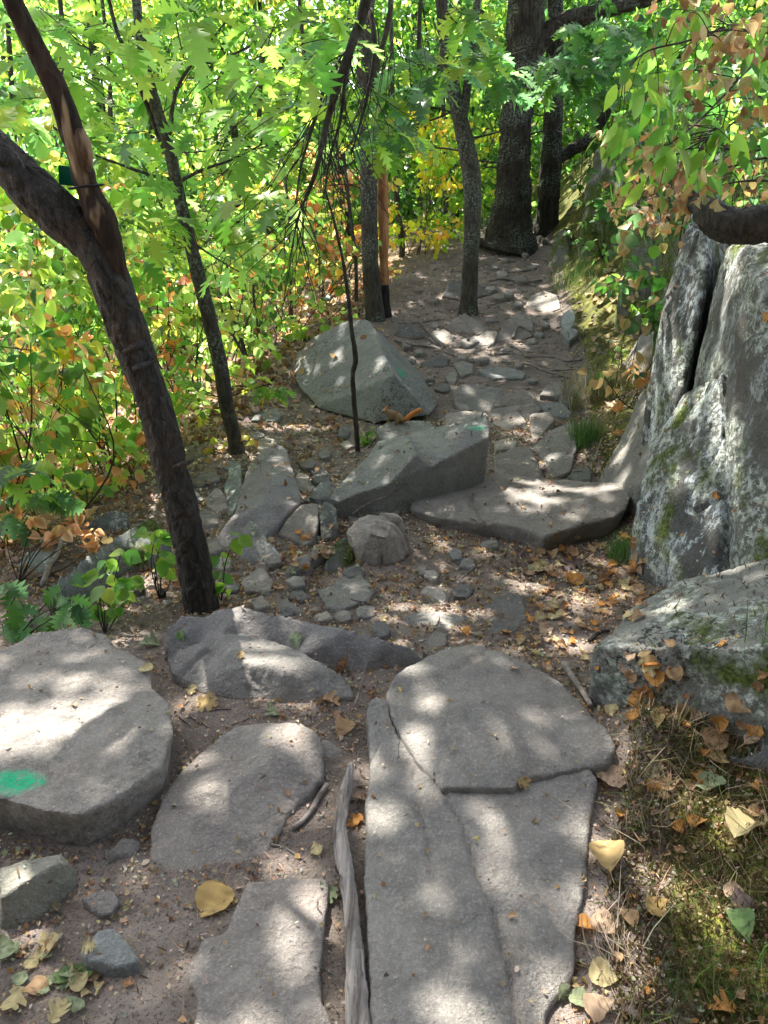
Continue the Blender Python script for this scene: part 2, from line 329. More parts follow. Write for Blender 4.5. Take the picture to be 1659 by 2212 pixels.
def finish(me, name, label, cat, mat, amp, fr, seed, cracks, group, strata=0., parent=None, reg=True, crag=0.):
    n = len(me.vertices); V = np.empty(n * 3, np.float32); me.vertices.foreach_get('co', V); V = V.reshape(-1, 3).astype(float)
    N = np.empty(n * 3, np.float32); me.vertex_normals.foreach_get('vector', N); N = N.reshape(-1, 3)
    size = np.ptp(V, axis=0).max()
    q = V * fr / size + seed * 3.7
    d = amp * size * (fbm(q, 4, seed) + .35 * (np.abs(fbm(q * 2.3, 3, seed + 3)) - .3))
    d = d + .0035 * fbm(V * 38, 3, seed + 2) + .006 * fbm(V * 13, 3, seed + 6)
    if crag:
        w = V + .03 * np.stack([fbm(V * 4, 2, seed + 20), fbm(V * 4, 2, seed + 21), fbm(V * 4, 2, seed + 22)], 1)
        f1 = fbm(w * np.array([3.5, 3.5, 2.6]), 2, seed + 30) * 4; q1 = np.floor(f1); e1 = f1 - q1
        d = d + crag * (q1 + np.clip(e1 * 5, 0, 1)) / 5 * 1.6
        rg = np.abs(fbm(w * np.array([2.2, 2.2, 1.1]), 2, seed + 33)); d = d - crag * 1.6 * np.exp(-(rg / .014) ** 2)
    if strata: d = d + strata * (np.abs(((V @ np.array([.9, .25, -.25])) * 16 + 1.2 * fbm(V * 3, 3, seed)) % 1 - .5) - .25)
    V = V + N * d[:, None]
    for line, w, dep in (cracks or []):
        L = crom(np.array([P(*p) for p in line]), 6)[:, :2]; L = L + .006 * np.stack([fbm(np.c_[L * 30, L[:, :1]], 2, 4), fbm(np.c_[L * 30, L[:, :1]], 2, 7)], 1); dd = np.full(n, 1e9)
        for a, b in zip(L[:-1], L[1:]):
            ab = b - a; t = np.clip(((V[:, :2] - a) @ ab) / (ab @ ab + 1e-12), 0, 1); dd = np.minimum(dd, np.linalg.norm(V[:, :2] - a - t[:, None] * ab, axis=1))
        V[:, 2] -= np.where(N[:, 2] > .2, dep * np.exp(-(dd / w) ** 2), 0)
    me.vertices.foreach_set('co', V.astype(np.float32).ravel()); me.update()
    hh = V[:, 2] - ground(V[:, 0], V[:, 1]); lo_ = min(.055, .35 * max(.01, float(np.percentile(hh, 97)))); dv = np.clip(.95 - hh / lo_, 0, 1) + .35 * np.clip(fbm(V * 6, 3, seed + 50) - .1, 0, 1) * (N[:, 2] > .6)
    at_ = me.attributes.new('dirt', 'FLOAT', 'POINT'); at_.data.foreach_set('value', dv.astype(np.float32))
    me.polygons.foreach_set('use_smooth', np.ones(len(me.polygons), bool))
    if reg:
        me.calc_loop_triangles(); tr = np.empty(len(me.loop_triangles) * 3, np.int32); me.loop_triangles.foreach_get('vertices', tr)
        BV.append(V); BF.append(tr.reshape(-1, 3) + sum(BN)); BN.append(len(V)); BTYPE.append(np.ones(len(tr) // 3, int))
    base = (V[:, 0].mean(), V[:, 1].mean(), V[:, 2].min())
    me.name = name
    o = link(name, me, mat() if callable(mat) else mat, parent, None if parent else base)
    if callable(mat) : pass
    return tag(o, label, cat, group)
_seed = [10]
def slab(label, pts, h=.08, inner=(), mat=None, vox=None, it=4, amp=.02, fr=4., cracks=None, name='rock', cat='rock', group=None, flare=1.02, deep=.1, paint=None, under=None, strata=0., facets=0):
    _seed[0] += 1; seed = _seed[0]
    T = np.array([P(*(p if len(p) == 3 else (p[0], p[1], h))) for p in pts]); n = len(T)
    I = np.array([P(*p) for p in inner]) if len(inner) else np.zeros((0, 3))
    A = np.vstack([T, I]); cen = T[:, :2].mean(0)
    area = .5 * sum(T[i, 0] * T[(i + 1) % n, 1] - T[(i + 1) % n, 0] * T[i, 1] for i in range(n))
    order = list(range(n)) if area > 0 else list(range(n))[::-1]
    vo, _, fo, ov, _, _ = delaunay_2d_cdt([Vector(a[:2]) for a in A], [], [order], 1, 1e-5)
    V = []
    for i, v in enumerate(vo):
        if ov[i]: z = A[ov[i][0], 2]
        else: z = A[np.argmin(np.linalg.norm(A[:, :2] - np.array(v), axis=1)), 2]
        V.append((v[0], v[1], z))
    F = [tuple(f) for f in fo]; cnt = {}
    for f in F:
        for k in range(len(f)): e = (f[k], f[(k + 1) % len(f)]); cnt[e] = 1
    bd = [e for e in cnt if (e[1], e[0]) not in cnt]; nb = len(V); Va = np.array(V)
    zb = min(ground(T[:, 0], T[:, 1])) - deep
    fl = under if under else flare
    B = [(cen[0] + (x - cen[0]) * fl, cen[1] + (y - cen[1]) * fl, min(zb, z - deep * .6)) for x, y, z in V]
    V = V + B; F = F + [tuple(i + nb for i in f[::-1]) for f in fo] + [(b, a, a + nb, b + nb) for a, b in bd]
    if facets:
        rr = np.random.default_rng(seed); bm = bmesh.new(); bv = [bm.verts.new(v) for v in V]
        for f in F:
            try: bm.faces.new([bv[i] for i in f])
            except ValueError: pass
        ht = max(.02, T[:, 2].max() - (zb + deep)); sz_ = np.ptp(T[:, :2], axis=0).max()
        for k in range(facets):
            a = rr.uniform(0, 6.28) if k else -1.6 + rr.uniform(-.5, .5); tl = rr.uniform(.45, 1.15); no = Vector((math.cos(a) * math.sin(tl), math.sin(a) * math.sin(tl), math.cos(tl)))
            mx = max(no.dot(v.co) for v in bm.verts); co = no * (mx - rr.uniform(.02, .08) * (sz_ * math.sin(tl) + ht * math.cos(tl)))
            g_ = bmesh.ops.bisect_plane(bm, geom=bm.verts[:] + bm.edges[:] + bm.faces[:], plane_co=co, plane_no=no, clear_outer=True)
            bmesh.ops.holes_fill(bm, edges=[e for e in bm.edges if e.is_boundary], sides=0)
        bm.verts.index_update(); V = [tuple(v.co) for v in bm.verts]; F = [tuple(v.index for v in f.verts) for f in bm.faces]; bm.free()
    size = np.ptp(np.array(V)[:, :2], axis=0).max(); vx = vox or min(.016, max(.006, size / 70))
    me = remesh(V, F, vx, it)
    mm = mat or rock_mat()
    if paint:
        W = np.empty(len(me.vertices) * 3, np.float32); me.vertices.foreach_get('co', W); W = W.reshape(-1, 3)
        pp = P(*paint[0]); base = (W[:, 0].mean(), W[:, 1].mean(), W[:, 2].min())
        mm = rock_mat(**paint[3], paint=[(tuple(pp - np.array(base)), paint[1], paint[2])])
    return finish(me, name, label, cat, mm, amp, fr, seed, cracks, group, strata)
def hull(label, pts, mat=None, vox=.012, it=3, amp=.02, fr=4., cracks=None, name='boulder', cat='boulder', group=None, sink=True, paint=None, strata=0., crag=0.):
    _seed[0] += 1; seed = _seed[0]
    A = [np.array(p[1:]) if p[0] == 'w' else (PY(*p[1:]) if p[0] == 'y' else P(*p)) for p in pts]
    A = np.array(A); 
    if sink: B = A.copy(); B[:, 2] = ground(A[:, 0], A[:, 1]) - .12; A = np.vstack([A, B])
    bm = bmesh.new()
    for a in A: bm.verts.new(a)
    r = bmesh.ops.convex_hull(bm, input=bm.verts); bmesh.ops.delete(bm, geom=[v for v in bm.verts if not v.link_faces], context='VERTS')
    bm.verts.index_update(); V = [tuple(v.co) for v in bm.verts]; F = [tuple(v.index for v in f.verts) for f in bm.faces]; bm.free()
    me = remesh(V, F, vox, it); mm = mat or rock_mat()
    if paint:
        W = np.empty(len(me.vertices) * 3, np.float32); me.vertices.foreach_get('co', W); W = W.reshape(-1, 3)
        base = np.array((W[:, 0].mean(), W[:, 1].mean(), W[:, 2].min()))
        mm = rock_mat(**paint[3], paint=[(tuple(np.array(paint[0]) - base), paint[1], paint[2])])
    return finish(me, name, label, cat, mm, amp, fr, seed, cracks, group, strata, crag=crag)
GREY = dict(base=(.20, .185, .175), alt=(.295, .272, .255)); WARM = dict(base=(.235, .205, .19), alt=(.345, .30, .275)); PALE = dict(base=(.32, .275, .25), alt=(.45, .39, .35))
DARK = dict(base=(.12, .115, .11), alt=(.20, .19, .185)); BLUE = dict(base=(.195, .195, .195), alt=(.285, .285, .28)); PUR = dict(base=(.20, .175, .165), alt=(.27, .24, .225))
PAINT = (.0, .36, .17); PAINT2 = (.10, .42, .27)
m_warm, m_grey, m_pale, m_dark, m_blue, m_pur = [rock_mat(**k) for k in (WARM, GREY, PALE, DARK, BLUE, PUR)]
# --- foreground
slab('large flat grey boulder at the lower left with a bright green paint mark', [(-320, 1420, 0.115), (0, 1400, 0.155), (80, 1367, 0.165), (170, 1353, 0.165), (235, 1372, 0.145), (252, 1397, 0.145), (326, 1437, 0.125), (331, 1485, 0.125), (368, 1520, 0.125), (373, 1585, 0.135), (351, 1656, 0.145), (306, 1686, 0.145), (270, 1716, 0.145), (173, 1761, 0.155), (90, 1751, 0.155), (0, 1726, 0.155), (-320, 1700, 0.155)],
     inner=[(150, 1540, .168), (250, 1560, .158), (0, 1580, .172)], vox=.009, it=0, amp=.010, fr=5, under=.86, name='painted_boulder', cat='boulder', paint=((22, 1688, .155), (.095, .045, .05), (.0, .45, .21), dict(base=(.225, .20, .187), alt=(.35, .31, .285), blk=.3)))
slab('smooth rounded grey slab in the lower middle between the painted boulder and the weathered log', [(396, 1655), (451, 1610), (506, 1570, .09), (576, 1558, .10), (656, 1562, .10), (689, 1585, .09), (699, 1612, .08), (697, 1680, .06), (621, 1760, .05), (571, 1856, .03), (501, 1880, .03), (430, 1950, .01), (361, 2000, -.01), (331, 1917, .02), (321, 1856, .04), (326, 1781, .06), (346, 1721, .07)], h=.05, inner=[(500, 1700, .10), (580, 1640, .115), (440, 1800, .06)], vox=.008, it=3, amp=.012, mat=m_warm, name='stone_slab', cat='slab')
slab('flat angular grey slab at the bottom edge, left of the weathered log', [(536, 1906, .06), (566, 1899, .065), (640, 1892, .065), (712, 1897, .06), (702, 2007, .06), (690, 2082), (694, 2157), (717, 2212), (735, 2400), (420, 2400), (416, 2212), (426, 2147), (401, 2097, .04), (441, 2027, .05), (486, 2017, .06), (501, 1977, .06)], h=.06, inner=[(600, 2050, .07), (560, 2150, .07)], vox=.008, it=2, amp=.014, mat=m_warm, name='stone_slab', cat='slab')
m_big = rock_mat(base=(.215, .195, .182), alt=(.325, .292, .27), scale=.7)
slab('great smooth slab in the lower right foreground with long debris filled cracks, under the upper slab', [(800, 1640), (850, 1560, .085), (905, 1620, .085), (955, 1660, .09), (1108, 1660, .09), (1150, 1640, .085), (1250, 1625, .08), (1290, 1680, .07), (1275, 1780, .06), (1268, 1857, .05), (1259, 1932, .05), (1243, 2007, .05), (1239, 2107, .05), (1185, 2182, .05), (1182, 2400, .05), (800, 2400), (800, 2212), (800, 2107), (789, 1937), (786, 1821), (798, 1686)], h=.085, inner=[(950, 1850, .098), (1130, 1850, .09), (940, 2050, .095), (1100, 2050, .085), (900, 1760, .096), (1020, 1760, .098), (1030, 1950, .096), (1040, 2150, .09)], vox=.0085, it=3, amp=.007, mat=m_big, name='stone_slab', cat='slab',
     cracks=[([(893, 1660, .1), (903, 1730, .1), (918, 1790, .1), (928, 1850, .1), (935, 1900, .1)], .006, .008), ([(958, 1706, .1), (1000, 1780, .1), (1028, 1871, .1), (1062, 1950, .1), (1080, 2010, .1), (1108, 2117, .1), (1130, 2240, .1)], .007, .012)])
slab('smooth domed slab above the cracked great slab, its crest at the trail edge', [(832, 1500, .10), (842, 1470, .12), (870, 1442, .13), (948, 1402, .12), (1013, 1389, .12), (1053, 1395, .12), (1128, 1425, .12), (1214, 1470, .10), (1264, 1525, .08), (1309, 1570, .07), (1329, 1612, .06), (1310, 1650, .07), (1240, 1662, .09), (1148, 1678, .105), (1110, 1702, .112), (1030, 1700, .115), (955, 1700, .115), (895, 1640, .105), (864, 1585, .10), (842, 1535, .10)], inner=[(1000, 1550, .145), (1080, 1620, .13), (1000, 1450, .14), (1180, 1570, .115)], vox=.0085, it=3, amp=.009, mat=m_big, name='stone_slab', cat='slab',
     cracks=[([(1053, 1395, .13), (1020, 1420, .14), (985, 1440, .14)], .018, .012)])
slab('narrow upright sliver of grey rock wedged along the left edge of the domed slab', [(793, 1530, .09), (802, 1505, .11), (815, 1497, .12), (836, 1506, .11), (846, 1545, .10), (866, 1600, .095), (858, 1650, .09), (800, 1650, .07)], mat=m_grey, vox=.008, name='rock_sliver')
slab('layered grey slab with a raised crust, in front of the long tilted slab', [(351, 1405, .12), (426, 1385, .13), (471, 1370, .14), (521, 1364, .14), (566, 1372, .14), (611, 1390, .13), (667, 1415, .12), (727, 1450, .10), (762, 1482, .07), (764, 1505, .05), (717, 1512, .04), (596, 1532, .02), (501, 1508, .04), (426, 1495, .03), (371, 1450, .07), (366, 1420, .09)], inner=[(520, 1430, .14), (620, 1450, .13)], mat=rock_mat(base=(.22, .20, .188), alt=(.33, .30, .28)), vox=.009, it=3, amp=.014, name='stone_slab', cat='slab', cracks=[([(380, 1445, .1), (430, 1405, .12), (455, 1402, .12), (500, 1430, .12), (560, 1458, .12)], .008, .012)])
slab('long tilted bluish grey slab at the foot of the dark near tree', [(351, 1400, .08), (358, 1355, .14), (391, 1325, .18), (440, 1330, .16), (481, 1310, .20), (521, 1306, .20), (551, 1317, .18), (651, 1337, .17), (752, 1357, .16), (832, 1377, .14), (893, 1393, .11), (930, 1405, .08), (900, 1440, .03), (848, 1460, .01), (760, 1475, .0), (560, 1450, .03), (420, 1430, .05)], inner=[(500, 1350, .17), (700, 1390, .13)], mat=rock_mat(base=(.195, .18, .175), alt=(.29, .265, .26)), vox=.010, it=3, amp=.012, name='stone_slab', cat='slab')
slab('smooth ridged boulder cut off by the left edge, below the painted boulder', [(-120, 1890, .10), (0, 1877, .10), (50, 1856, .10), (130, 1847, .09), (158, 1867, .07), (150, 1907, .05), (100, 1977, .02), (40, 2040, -.01), (0, 2030, 0), (-120, 2040, 0)], inner=[(60, 1900, .12), (0, 1940, .11), (120, 1870, .11)], mat=rock_mat(base=(.19, .18, .15), alt=(.30, .28, .24)), it=6, name='boulder', cat='boulder')
for lb, pts, h, mt in [
    ('small brown stone lying between the left edge boulder and the single yellow leaf', [(176, 1945), (200, 1925), (250, 1920), (262, 1945), (240, 1972), (215, 1978)], .045, m_pur),
    ('angular dark blue stone low at the left, above the pile of pale leaves', [(172, 2057), (212, 2005), (242, 2002), (280, 2035), (302, 2072), (270, 2090), (180, 2070)], .07, m_blue),
    ('narrow triangular stone in the soil under the painted boulder', [(226, 1897, .0), (228, 1841, .05), (266, 1806, .06), (301, 1816, .05), (294, 1840, .04), (240, 1895, .0)], .04, m_pur),
    ('flat dark stone nearly buried in soil in the bottom left corner area', [(150, 2165), (200, 2112), (270, 2130), (290, 2212), (300, 2300), (150, 2300)], .015, m_dark),
    ('thin dark shard of stone beside the small twig at the lower left', [(301, 2025), (315, 2020), (345, 2045), (362, 2065), (345, 2068), (310, 2045)], .03, m_blue),
    ('small tapering wedge of pale stone at the top right of the rounded slab', [(692, 1587, .08), (715, 1600, .06), (757, 1635, .03), (752, 1650, .01), (712, 1650, .03), (696, 1630, .05)], .05, m_warm)]:
    slab(lb, pts, h, mat=mt, amp=.03)
# --- middle distance
slab('broad flat slab tapering to a point at the left, cracked across its middle', [(883, 1096, 0.062), (895, 1082, 0.074), (944, 1066, 0.093), (1000, 1046, 0.105), (1052, 1026, 0.118), (1080, 1022, 0.118), (1140, 1028, 0.118), (1224, 1036, 0.124), (1264, 1038, 0.124), (1345, 1042, 0.130), (1372, 1050, 0.124), (1354, 1098, 0.118), (1329, 1115, 0.118), (1278, 1127, 0.118), (1228, 1142, 0.118), (1178, 1158, 0.118), (1128, 1140, 0.112), (1078, 1130, 0.105), (1028, 1130, 0.093), (928, 1114, 0.068)], inner=[(1100, 1080, .130), (1220, 1090, .135)], vox=.011, it=1, amp=.008, under=.86, mat=rock_mat(base=(.22, .195, .18), alt=(.325, .29, .27)), name='stone_slab', cat='slab', cracks=[([(1018, 1040, .18), (1028, 1065, .18), (1050, 1092, .18), (1078, 1125, .17)], .012, .02), ([(1090, 1130, .18), (1130, 1125, .19), (1180, 1132, .19)], .008, .01)])
slab('long tilted slab block with a pale green paint mark on its right end', [(709, 1074, .14), (719, 1056, .15), (759, 1018, .20), (791, 986, .24), (815, 952, .28), (880, 938, .33), (960, 918, .38), (1020, 900, .42), (1050, 895, .44), (1060, 914, .42), (1057, 944, .38), (1000, 972, .34), (932, 1008, .27), (839, 1046, .20), (779, 1062, .17), (731, 1084, .12)], inner=[(900, 980, .34), (1000, 930, .41)], deep=.1, vox=.009, it=1, amp=.008, under=.93, name='painted_slab_block', cat='slab', paint=((1027, 928, .40), (.055, .035, .12), PAINT2, dict(base=(.235, .23, .22), alt=(.33, .32, .31))))
pm = P(866, 800, .27)
def plane3(a, b, c): n = np.cross(b - a, c - a); return a, n
def onp(u, v, pl):
    d = ray(u, v); o_ = np.array([0, 0, CAMZ]); t = ((pl[0] - o_) @ pl[1]) / (d @ pl[1]); return o_ + d * t
pC, pD, pB = P(849, 808, .33), P(645, 835, .06), P(760, 690, .42); TOPP = plane3(pC, pD, pB)
pR = P(946, 876, .01); pB2 = onp(811, 713, TOPP); RGT = plane3(pC, pR, pB2)
tp = [onp(u, v, TOPP) for u, v in [(849, 808), (791, 838), (699, 871), (651, 842), (637, 818), (679, 728), (719, 706), (759, 689), (795, 691), (811, 713)]]
rp = [onp(u, v, RGT) for u, v in [(946, 876), (835, 745), (930, 897)]]
fr_ = [P(905, 890, .04), P(807, 914, .03), P(759, 902, .03), P(690, 884, .03)]
bk = [P(905, 890, -.05) + [0, .25, 0], P(807, 914, -.05) + [0, .3, 0], P(700, 880, -.05) + [.1, .3, 0], P(660, 800, 0) + [.1, 0, -.1], pB + [0, .25, -.1], pB2 + [.05, .25, -.1], P(948, 860, -.08) + [0, .2, 0]]
pm = onp(868, 806, RGT)
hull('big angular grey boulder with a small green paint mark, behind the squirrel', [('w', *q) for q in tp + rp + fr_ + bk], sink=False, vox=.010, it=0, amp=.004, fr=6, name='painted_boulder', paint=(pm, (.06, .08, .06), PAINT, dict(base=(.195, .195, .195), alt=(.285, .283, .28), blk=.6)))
hull('pale wedge of rock leaning on the left side of the big angular boulder', [(619, 797, 0), (639, 764, .06), (679, 724, .16), (697, 745, .16), (690, 760, .14), (650, 812, .03), (637, 820, 0)], mat=m_warm, vox=.012, name='rock', cat='rock')
slab('smooth tilted purplish slab standing left of the pointed rock, right of the dark near tree', [(518, 1062, .12), (537, 1004, .15), (566, 968, .17), (601, 957, .18), (621, 968, .18), (632, 1003, .17), (651, 1062, .15), (649, 1087, .13), (620, 1112, .10), (591, 1142, .07), (570, 1160, .05), (530, 1196, .01), (457, 1192, .02), (457, 1168, .04), (473, 1149, .06), (508, 1107, .10)], inner=[(590, 1030, .19), (560, 1090, .15)], vox=.010, it=4, amp=.014, mat=rock_mat(base=(.225, .20, .20), alt=(.31, .285, .285)), name='stone_slab', cat='slab')
slab('narrow lichen grey rock forming the left flank of the tilted purplish slab', [(484, 1045, .05), (495, 1010, .08), (520, 1000, .09), (524, 1060, .09), (505, 1105, .06), (492, 1110, .03)], mat=rock_mat(base=(.20, .21, .205), alt=(.28, .30, .29), lichen=.3))
MID = [
    ('rounded tan stone between the tilted purplish slab and the dark upright rock', [(598, 1152, .05), (620, 1123, .10), (649, 1091, .14), (672, 1084, .15), (691, 1091, .14), (688, 1126, .12), (681, 1158, .07), (662, 1178, .03), (643, 1171, .04)], .1, m_warm, .5),
    ('dark lichen flecked rock under the left tip of the long painted block', [(690, 1120, .12), (697, 1085, .18), (715, 1083, .18), (726, 1098, .17), (730, 1140, .10), (718, 1160, .05), (694, 1158, .06)], .1, rock_mat(base=(.10, .10, .09), alt=(.18, .18, .17), lichen=.3), 1),
    ('pointed grey rock beside the dark near tree, lichen on its tip', [(519, 1142, .11), (543, 1123, .15), (559, 1133, .14), (572, 1155, .11), (598, 1184, .06), (620, 1213, .01), (547, 1232, -.01), (527, 1206, .04), (511, 1197, .04)], .1, rock_mat(base=(.20, .19, .185), alt=(.29, .28, .27), lichen=.25), 1),
    ('small wedge shaped rock among leaves, below the rounded tan stone', [(612, 1226, .07), (630, 1210, .09), (688, 1181, .11), (712, 1187, .10), (700, 1200, .08), (675, 1206, .09), (668, 1222, .07), (617, 1240, .05)], .1, m_grey, 1),
    ('dark mossy shard leaning on the blocky pinkish rock', [(696, 1222, .06), (715, 1180, .12), (740, 1156, .15), (752, 1165, .13), (765, 1200, .06), (742, 1240, .01), (715, 1245, .01)], .1, rock_mat(**DARK, moss=.8), 1),
    ('flat grey stone set in the trail soil below the blocky pinkish rock', [(684, 1274), (720, 1261), (755, 1237), (784, 1245), (812, 1271), (797, 1293), (736, 1317), (704, 1309)], .045, m_grey, 1),
    ('small low pinkish stone below the pointed rock', [(518, 1255), (553, 1229), (569, 1224), (590, 1255), (582, 1280), (530, 1275)], .03, m_warm, 1),
    ('dull triangular stone just behind the long tilted slab', [(585, 1320, .0), (617, 1287, .07), (656, 1319, .04), (664, 1340, .0), (600, 1340, 0)], .04, m_grey, 1),
    ('small dark flat stone above the triangular stone', [(622, 1290), (630, 1275), (655, 1275), (672, 1290), (650, 1298)], .025, m_dark, 1),
    ('pale pinkish block of stone behind the dark near tree', [(444, 1091, .04), (447, 1069, .09), (463, 1054, .11), (477, 1054, .11), (492, 1081, .07), (496, 1108, .02), (473, 1112, .02)], .06, m_pale, 1),
    ('low flat stone partly hidden by the dark near tree', [(425, 1105), (450, 1098), (478, 1110), (470, 1136), (430, 1140)], .03, m_pur, 1),
    ('flat sunlit cream stone right of the tilted purplish slab', [(636, 1014), (665, 1027), (681, 1051), (662, 1070), (640, 1052)], .02, m_pale, 1),
    ('small dark lumpy stone above the cream stone', [(672, 1035), (680, 1015), (700, 1010), (717, 1030), (712, 1042), (685, 1045)], .06, m_dark, 1),
    ('angular blue grey stone left of the tip of the painted block', [(666, 1072), (690, 1042, .09), (710, 1035, .09), (726, 1050), (720, 1075), (690, 1080)], .06, m_blue, 1),
    ('thin grey slab tucked under the overhang of the painted block', [(748, 1110), (765, 1090), (785, 1082), (796, 1095), (785, 1120), (760, 1128)], .03, m_grey, 1),
    ('small split stone with a pale top in the middle of the trail', [(906, 1278), (920, 1266), (940, 1264), (973, 1281), (962, 1306), (935, 1290)], .03, m_pale, 1),
    ('flat diamond shaped stone lying behind the domed slab', [(863, 1330), (918, 1317), (965, 1322), (1013, 1334), (963, 1365), (905, 1352)], .025, m_grey, 1),
    ('dark flat stone sunk in the trail to the right of the diamond shaped stone', [(1043, 1319), (1073, 1289), (1098, 1277), (1128, 1284), (1140, 1330), (1108, 1372), (1063, 1365)], .018, m_dark, 1),
    ('small round reddish stone on the bare trail soil', [(896, 1230), (905, 1218), (922, 1220), (926, 1235), (912, 1242)], .025, m_pur, 1),
    ('small bluish pebble near the front of the broad cracked slab', [(968, 1195), (980, 1182), (998, 1190), (996, 1207), (978, 1207)], .02, m_blue, 1),
    ('thin flat stone under the front edge of the broad cracked slab', [(1035, 1175), (1050, 1165), (1078, 1166), (1076, 1182), (1045, 1183)], .015, m_grey, 1),
    ('low grey stone at the right end of the long tilted slab', [(918, 1380), (940, 1362), (966, 1368), (970, 1395), (930, 1402)], .04, m_pur, 1),
    ('small dark cube of stone behind the long tilted slab', [(803, 1350), (815, 1338), (843, 1345), (845, 1362), (830, 1372), (808, 1368)], .06, m_dark, 1),
    ('stone under the squirrel, pale grey with fine cracks', [(812, 935, .10), (820, 920, .13), (839, 911, .15), (879, 907, .15), (925, 906, .14), (940, 925, .12), (900, 945, .10), (830, 955, .06)], .12, rock_mat(base=(.25, .24, .23), alt=(.36, .34, .32), lichen=.12), 1),
    ('broad smooth grey stone in the trail, a faint green tint on its top', [(978, 845, .10), (1000, 828, .14), (1040, 830, .14), (1080, 838, .13), (1092, 850, .12), (1082, 866, .08), (1056, 890, .03), (1000, 884, .05), (982, 868, .07)], .1, m_grey, 1),
    ('smooth domed stone to the right of the broad smooth grey stone', [(1060, 878, .05), (1084, 854, .11), (1116, 838, .14), (1148, 846, .13), (1168, 868, .09), (1150, 880, .05)], .1, m_warm, 1),
    ('low rippled stone below the domed stone', [(1052, 892, .04), (1070, 880, .07), (1100, 874, .08), (1160, 873, .08), (1170, 884, .06), (1148, 904, .03), (1062, 906, .02)], .06, m_warm, 1),
    ('bluish humped stone at the right edge of the trail', [(1164, 876, .06), (1180, 867, .09), (1215, 870, .1), (1238, 888, .07), (1230, 902, .03), (1185, 900, .02)], .08, m_blue, 1),
    ('pale faceted stone in the middle of the trail, left of the wedge', [(1062, 914, .05), (1092, 894, .09), (1116, 888, .1), (1140, 908, .08), (1146, 924, .03), (1116, 944, .0), (1094, 928, .03)], .06, m_pale, 1),
    ('upright wedge of pinkish stone pointing toward the camera', [(1146, 894, .12), (1170, 890, .13), (1192, 888, .12), (1199, 906, .09), (1178, 930, .04), (1152, 962, 0), (1146, 925, .06)], .1, m_pale, 1),
    ('flat cream stone behind the right end of the painted block', [(955, 902), (976, 887), (1044, 888), (1056, 898), (1016, 912), (964, 918)], .05, m_pale, 1),
    ('wide sloping ramp of grey bedrock at the right edge of the trail', [(1150, 968, .02), (1192, 924, .05), (1238, 902, .08), (1246, 966, .07), (1232, 1018, .04), (1200, 1034, .02), (1172, 1008, .02)], .05, m_grey, 1),
    ('flat dark purplish stone behind the broad cracked slab', [(1066, 986), (1100, 970), (1140, 960), (1154, 982), (1178, 1034), (1066, 1034)], .05, m_pur, 1),
    ('small flat bright stone between the faceted stone and the dark purplish stone', [(1066, 955), (1090, 946), (1118, 952), (1112, 968), (1070, 972)], .02, m_pale, 1),
    ('flat paving like stone across the trail above the broad smooth stone', [(1032, 800), (1060, 791), (1110, 793), (1136, 806), (1130, 817), (1060, 816)], .04, m_blue, 1),
    ('small flat stone left of the paving like stone', [(978, 785), (995, 777), (1022, 785), (1022, 805), (995, 812)], .018, m_grey, 1),
    ('dark wedge stone lying right of the big angular boulder', [(901, 793, .02), (936, 771, .09), (956, 763, .1), (968, 772, .09), (967, 790, .04), (940, 796, .03)], .06, m_dark, 1),
    ('small flat grey stone behind the squirrel stone', [(962, 815), (970, 801), (988, 806), (986, 824), (970, 828)], .015, m_grey, 1),
    ('small dark stone left of the broad smooth grey stone', [(938, 840), (950, 828), (972, 832), (972, 843), (955, 846)], .04, m_dark, 1),
    ('round topped pinkish boulder at the foot of the forked tree', [(958, 705, .05), (963, 690, .12), (980, 676, .18), (1004, 671, .20), (1032, 681, .18), (1050, 701, .11), (1048, 717, .05), (984, 720, .02)], .1, m_warm, 1),
    ('dark angular stone between the twin trunks and the round topped boulder', [(851, 722, .03), (860, 702, .09), (885, 695, .11), (912, 712, .07), (920, 728, .01), (880, 732, .0)], .06, m_dark, 1),
    ('sunlit pinkish stone left of the round topped boulder', [(926, 730, .03), (935, 714, .07), (962, 711, .08), (980, 725, .05), (975, 741, .01), (945, 744, .01)], .06, m_pale, 1),
    ('bright sloping slab of stone beside the rooty rock', [(1010, 755, .0), (1022, 732, .04), (1050, 715, .08), (1078, 714, .09), (1066, 742, .03), (1040, 760, 0)], .04, m_pale, 1),
    ('peaked rock with roots over it, in the middle of the upper trail', [(1064, 745, .0), (1074, 720, .08), (1098, 690, .15), (1120, 671, .18), (1152, 690, .13), (1160, 720, .05), (1110, 742, .0)], .1, m_warm, 1),
    ('low stone between the two pale upper stones', [(990, 745), (1000, 730), (1030, 725), (1036, 738), (1012, 748)], .03, m_pur, 1),
    ('low brown stone at the right edge of the trail near the grass', [(1166, 852), (1180, 830), (1210, 820), (1222, 840), (1205, 858)], .05, m_pur, 1),
    ('dark upright stone at the foot of the grassy bank', [(1202, 878, .02), (1210, 850, .1), (1230, 833, .14), (1244, 845, .12), (1236, 882, .03)], .1, m_dark, 1),
    ('dark rock on the left of the upper trail behind the forked tree', [(955, 640, .03), (968, 610, .12), (1003, 600, .15), (1048, 614, .12), (1060, 635, .04), (1000, 648, .0)], .1, m_dark, 1),
    ('pale rock with dry grass beside the upper trail', [(1132, 665, .02), (1145, 640, .09), (1175, 628, .12), (1205, 638, .1), (1212, 665, .04), (1170, 680, 0)], .1, m_pale, 1),
    ('upright white stone standing in the mossy bank', [(1213, 705, .1), (1216, 672, .2), (1232, 664, .22), (1244, 672, .2), (1240, 700, .1), (1226, 714, .08)], .1, rock_mat(base=(.32, .34, .34), alt=(.45, .47, .46)), 1),
    ('small blue grey stone lying just below the upright white stone', [(1216, 725), (1228, 708), (1250, 708), (1248, 722), (1230, 735)], .08, m_blue, 1),
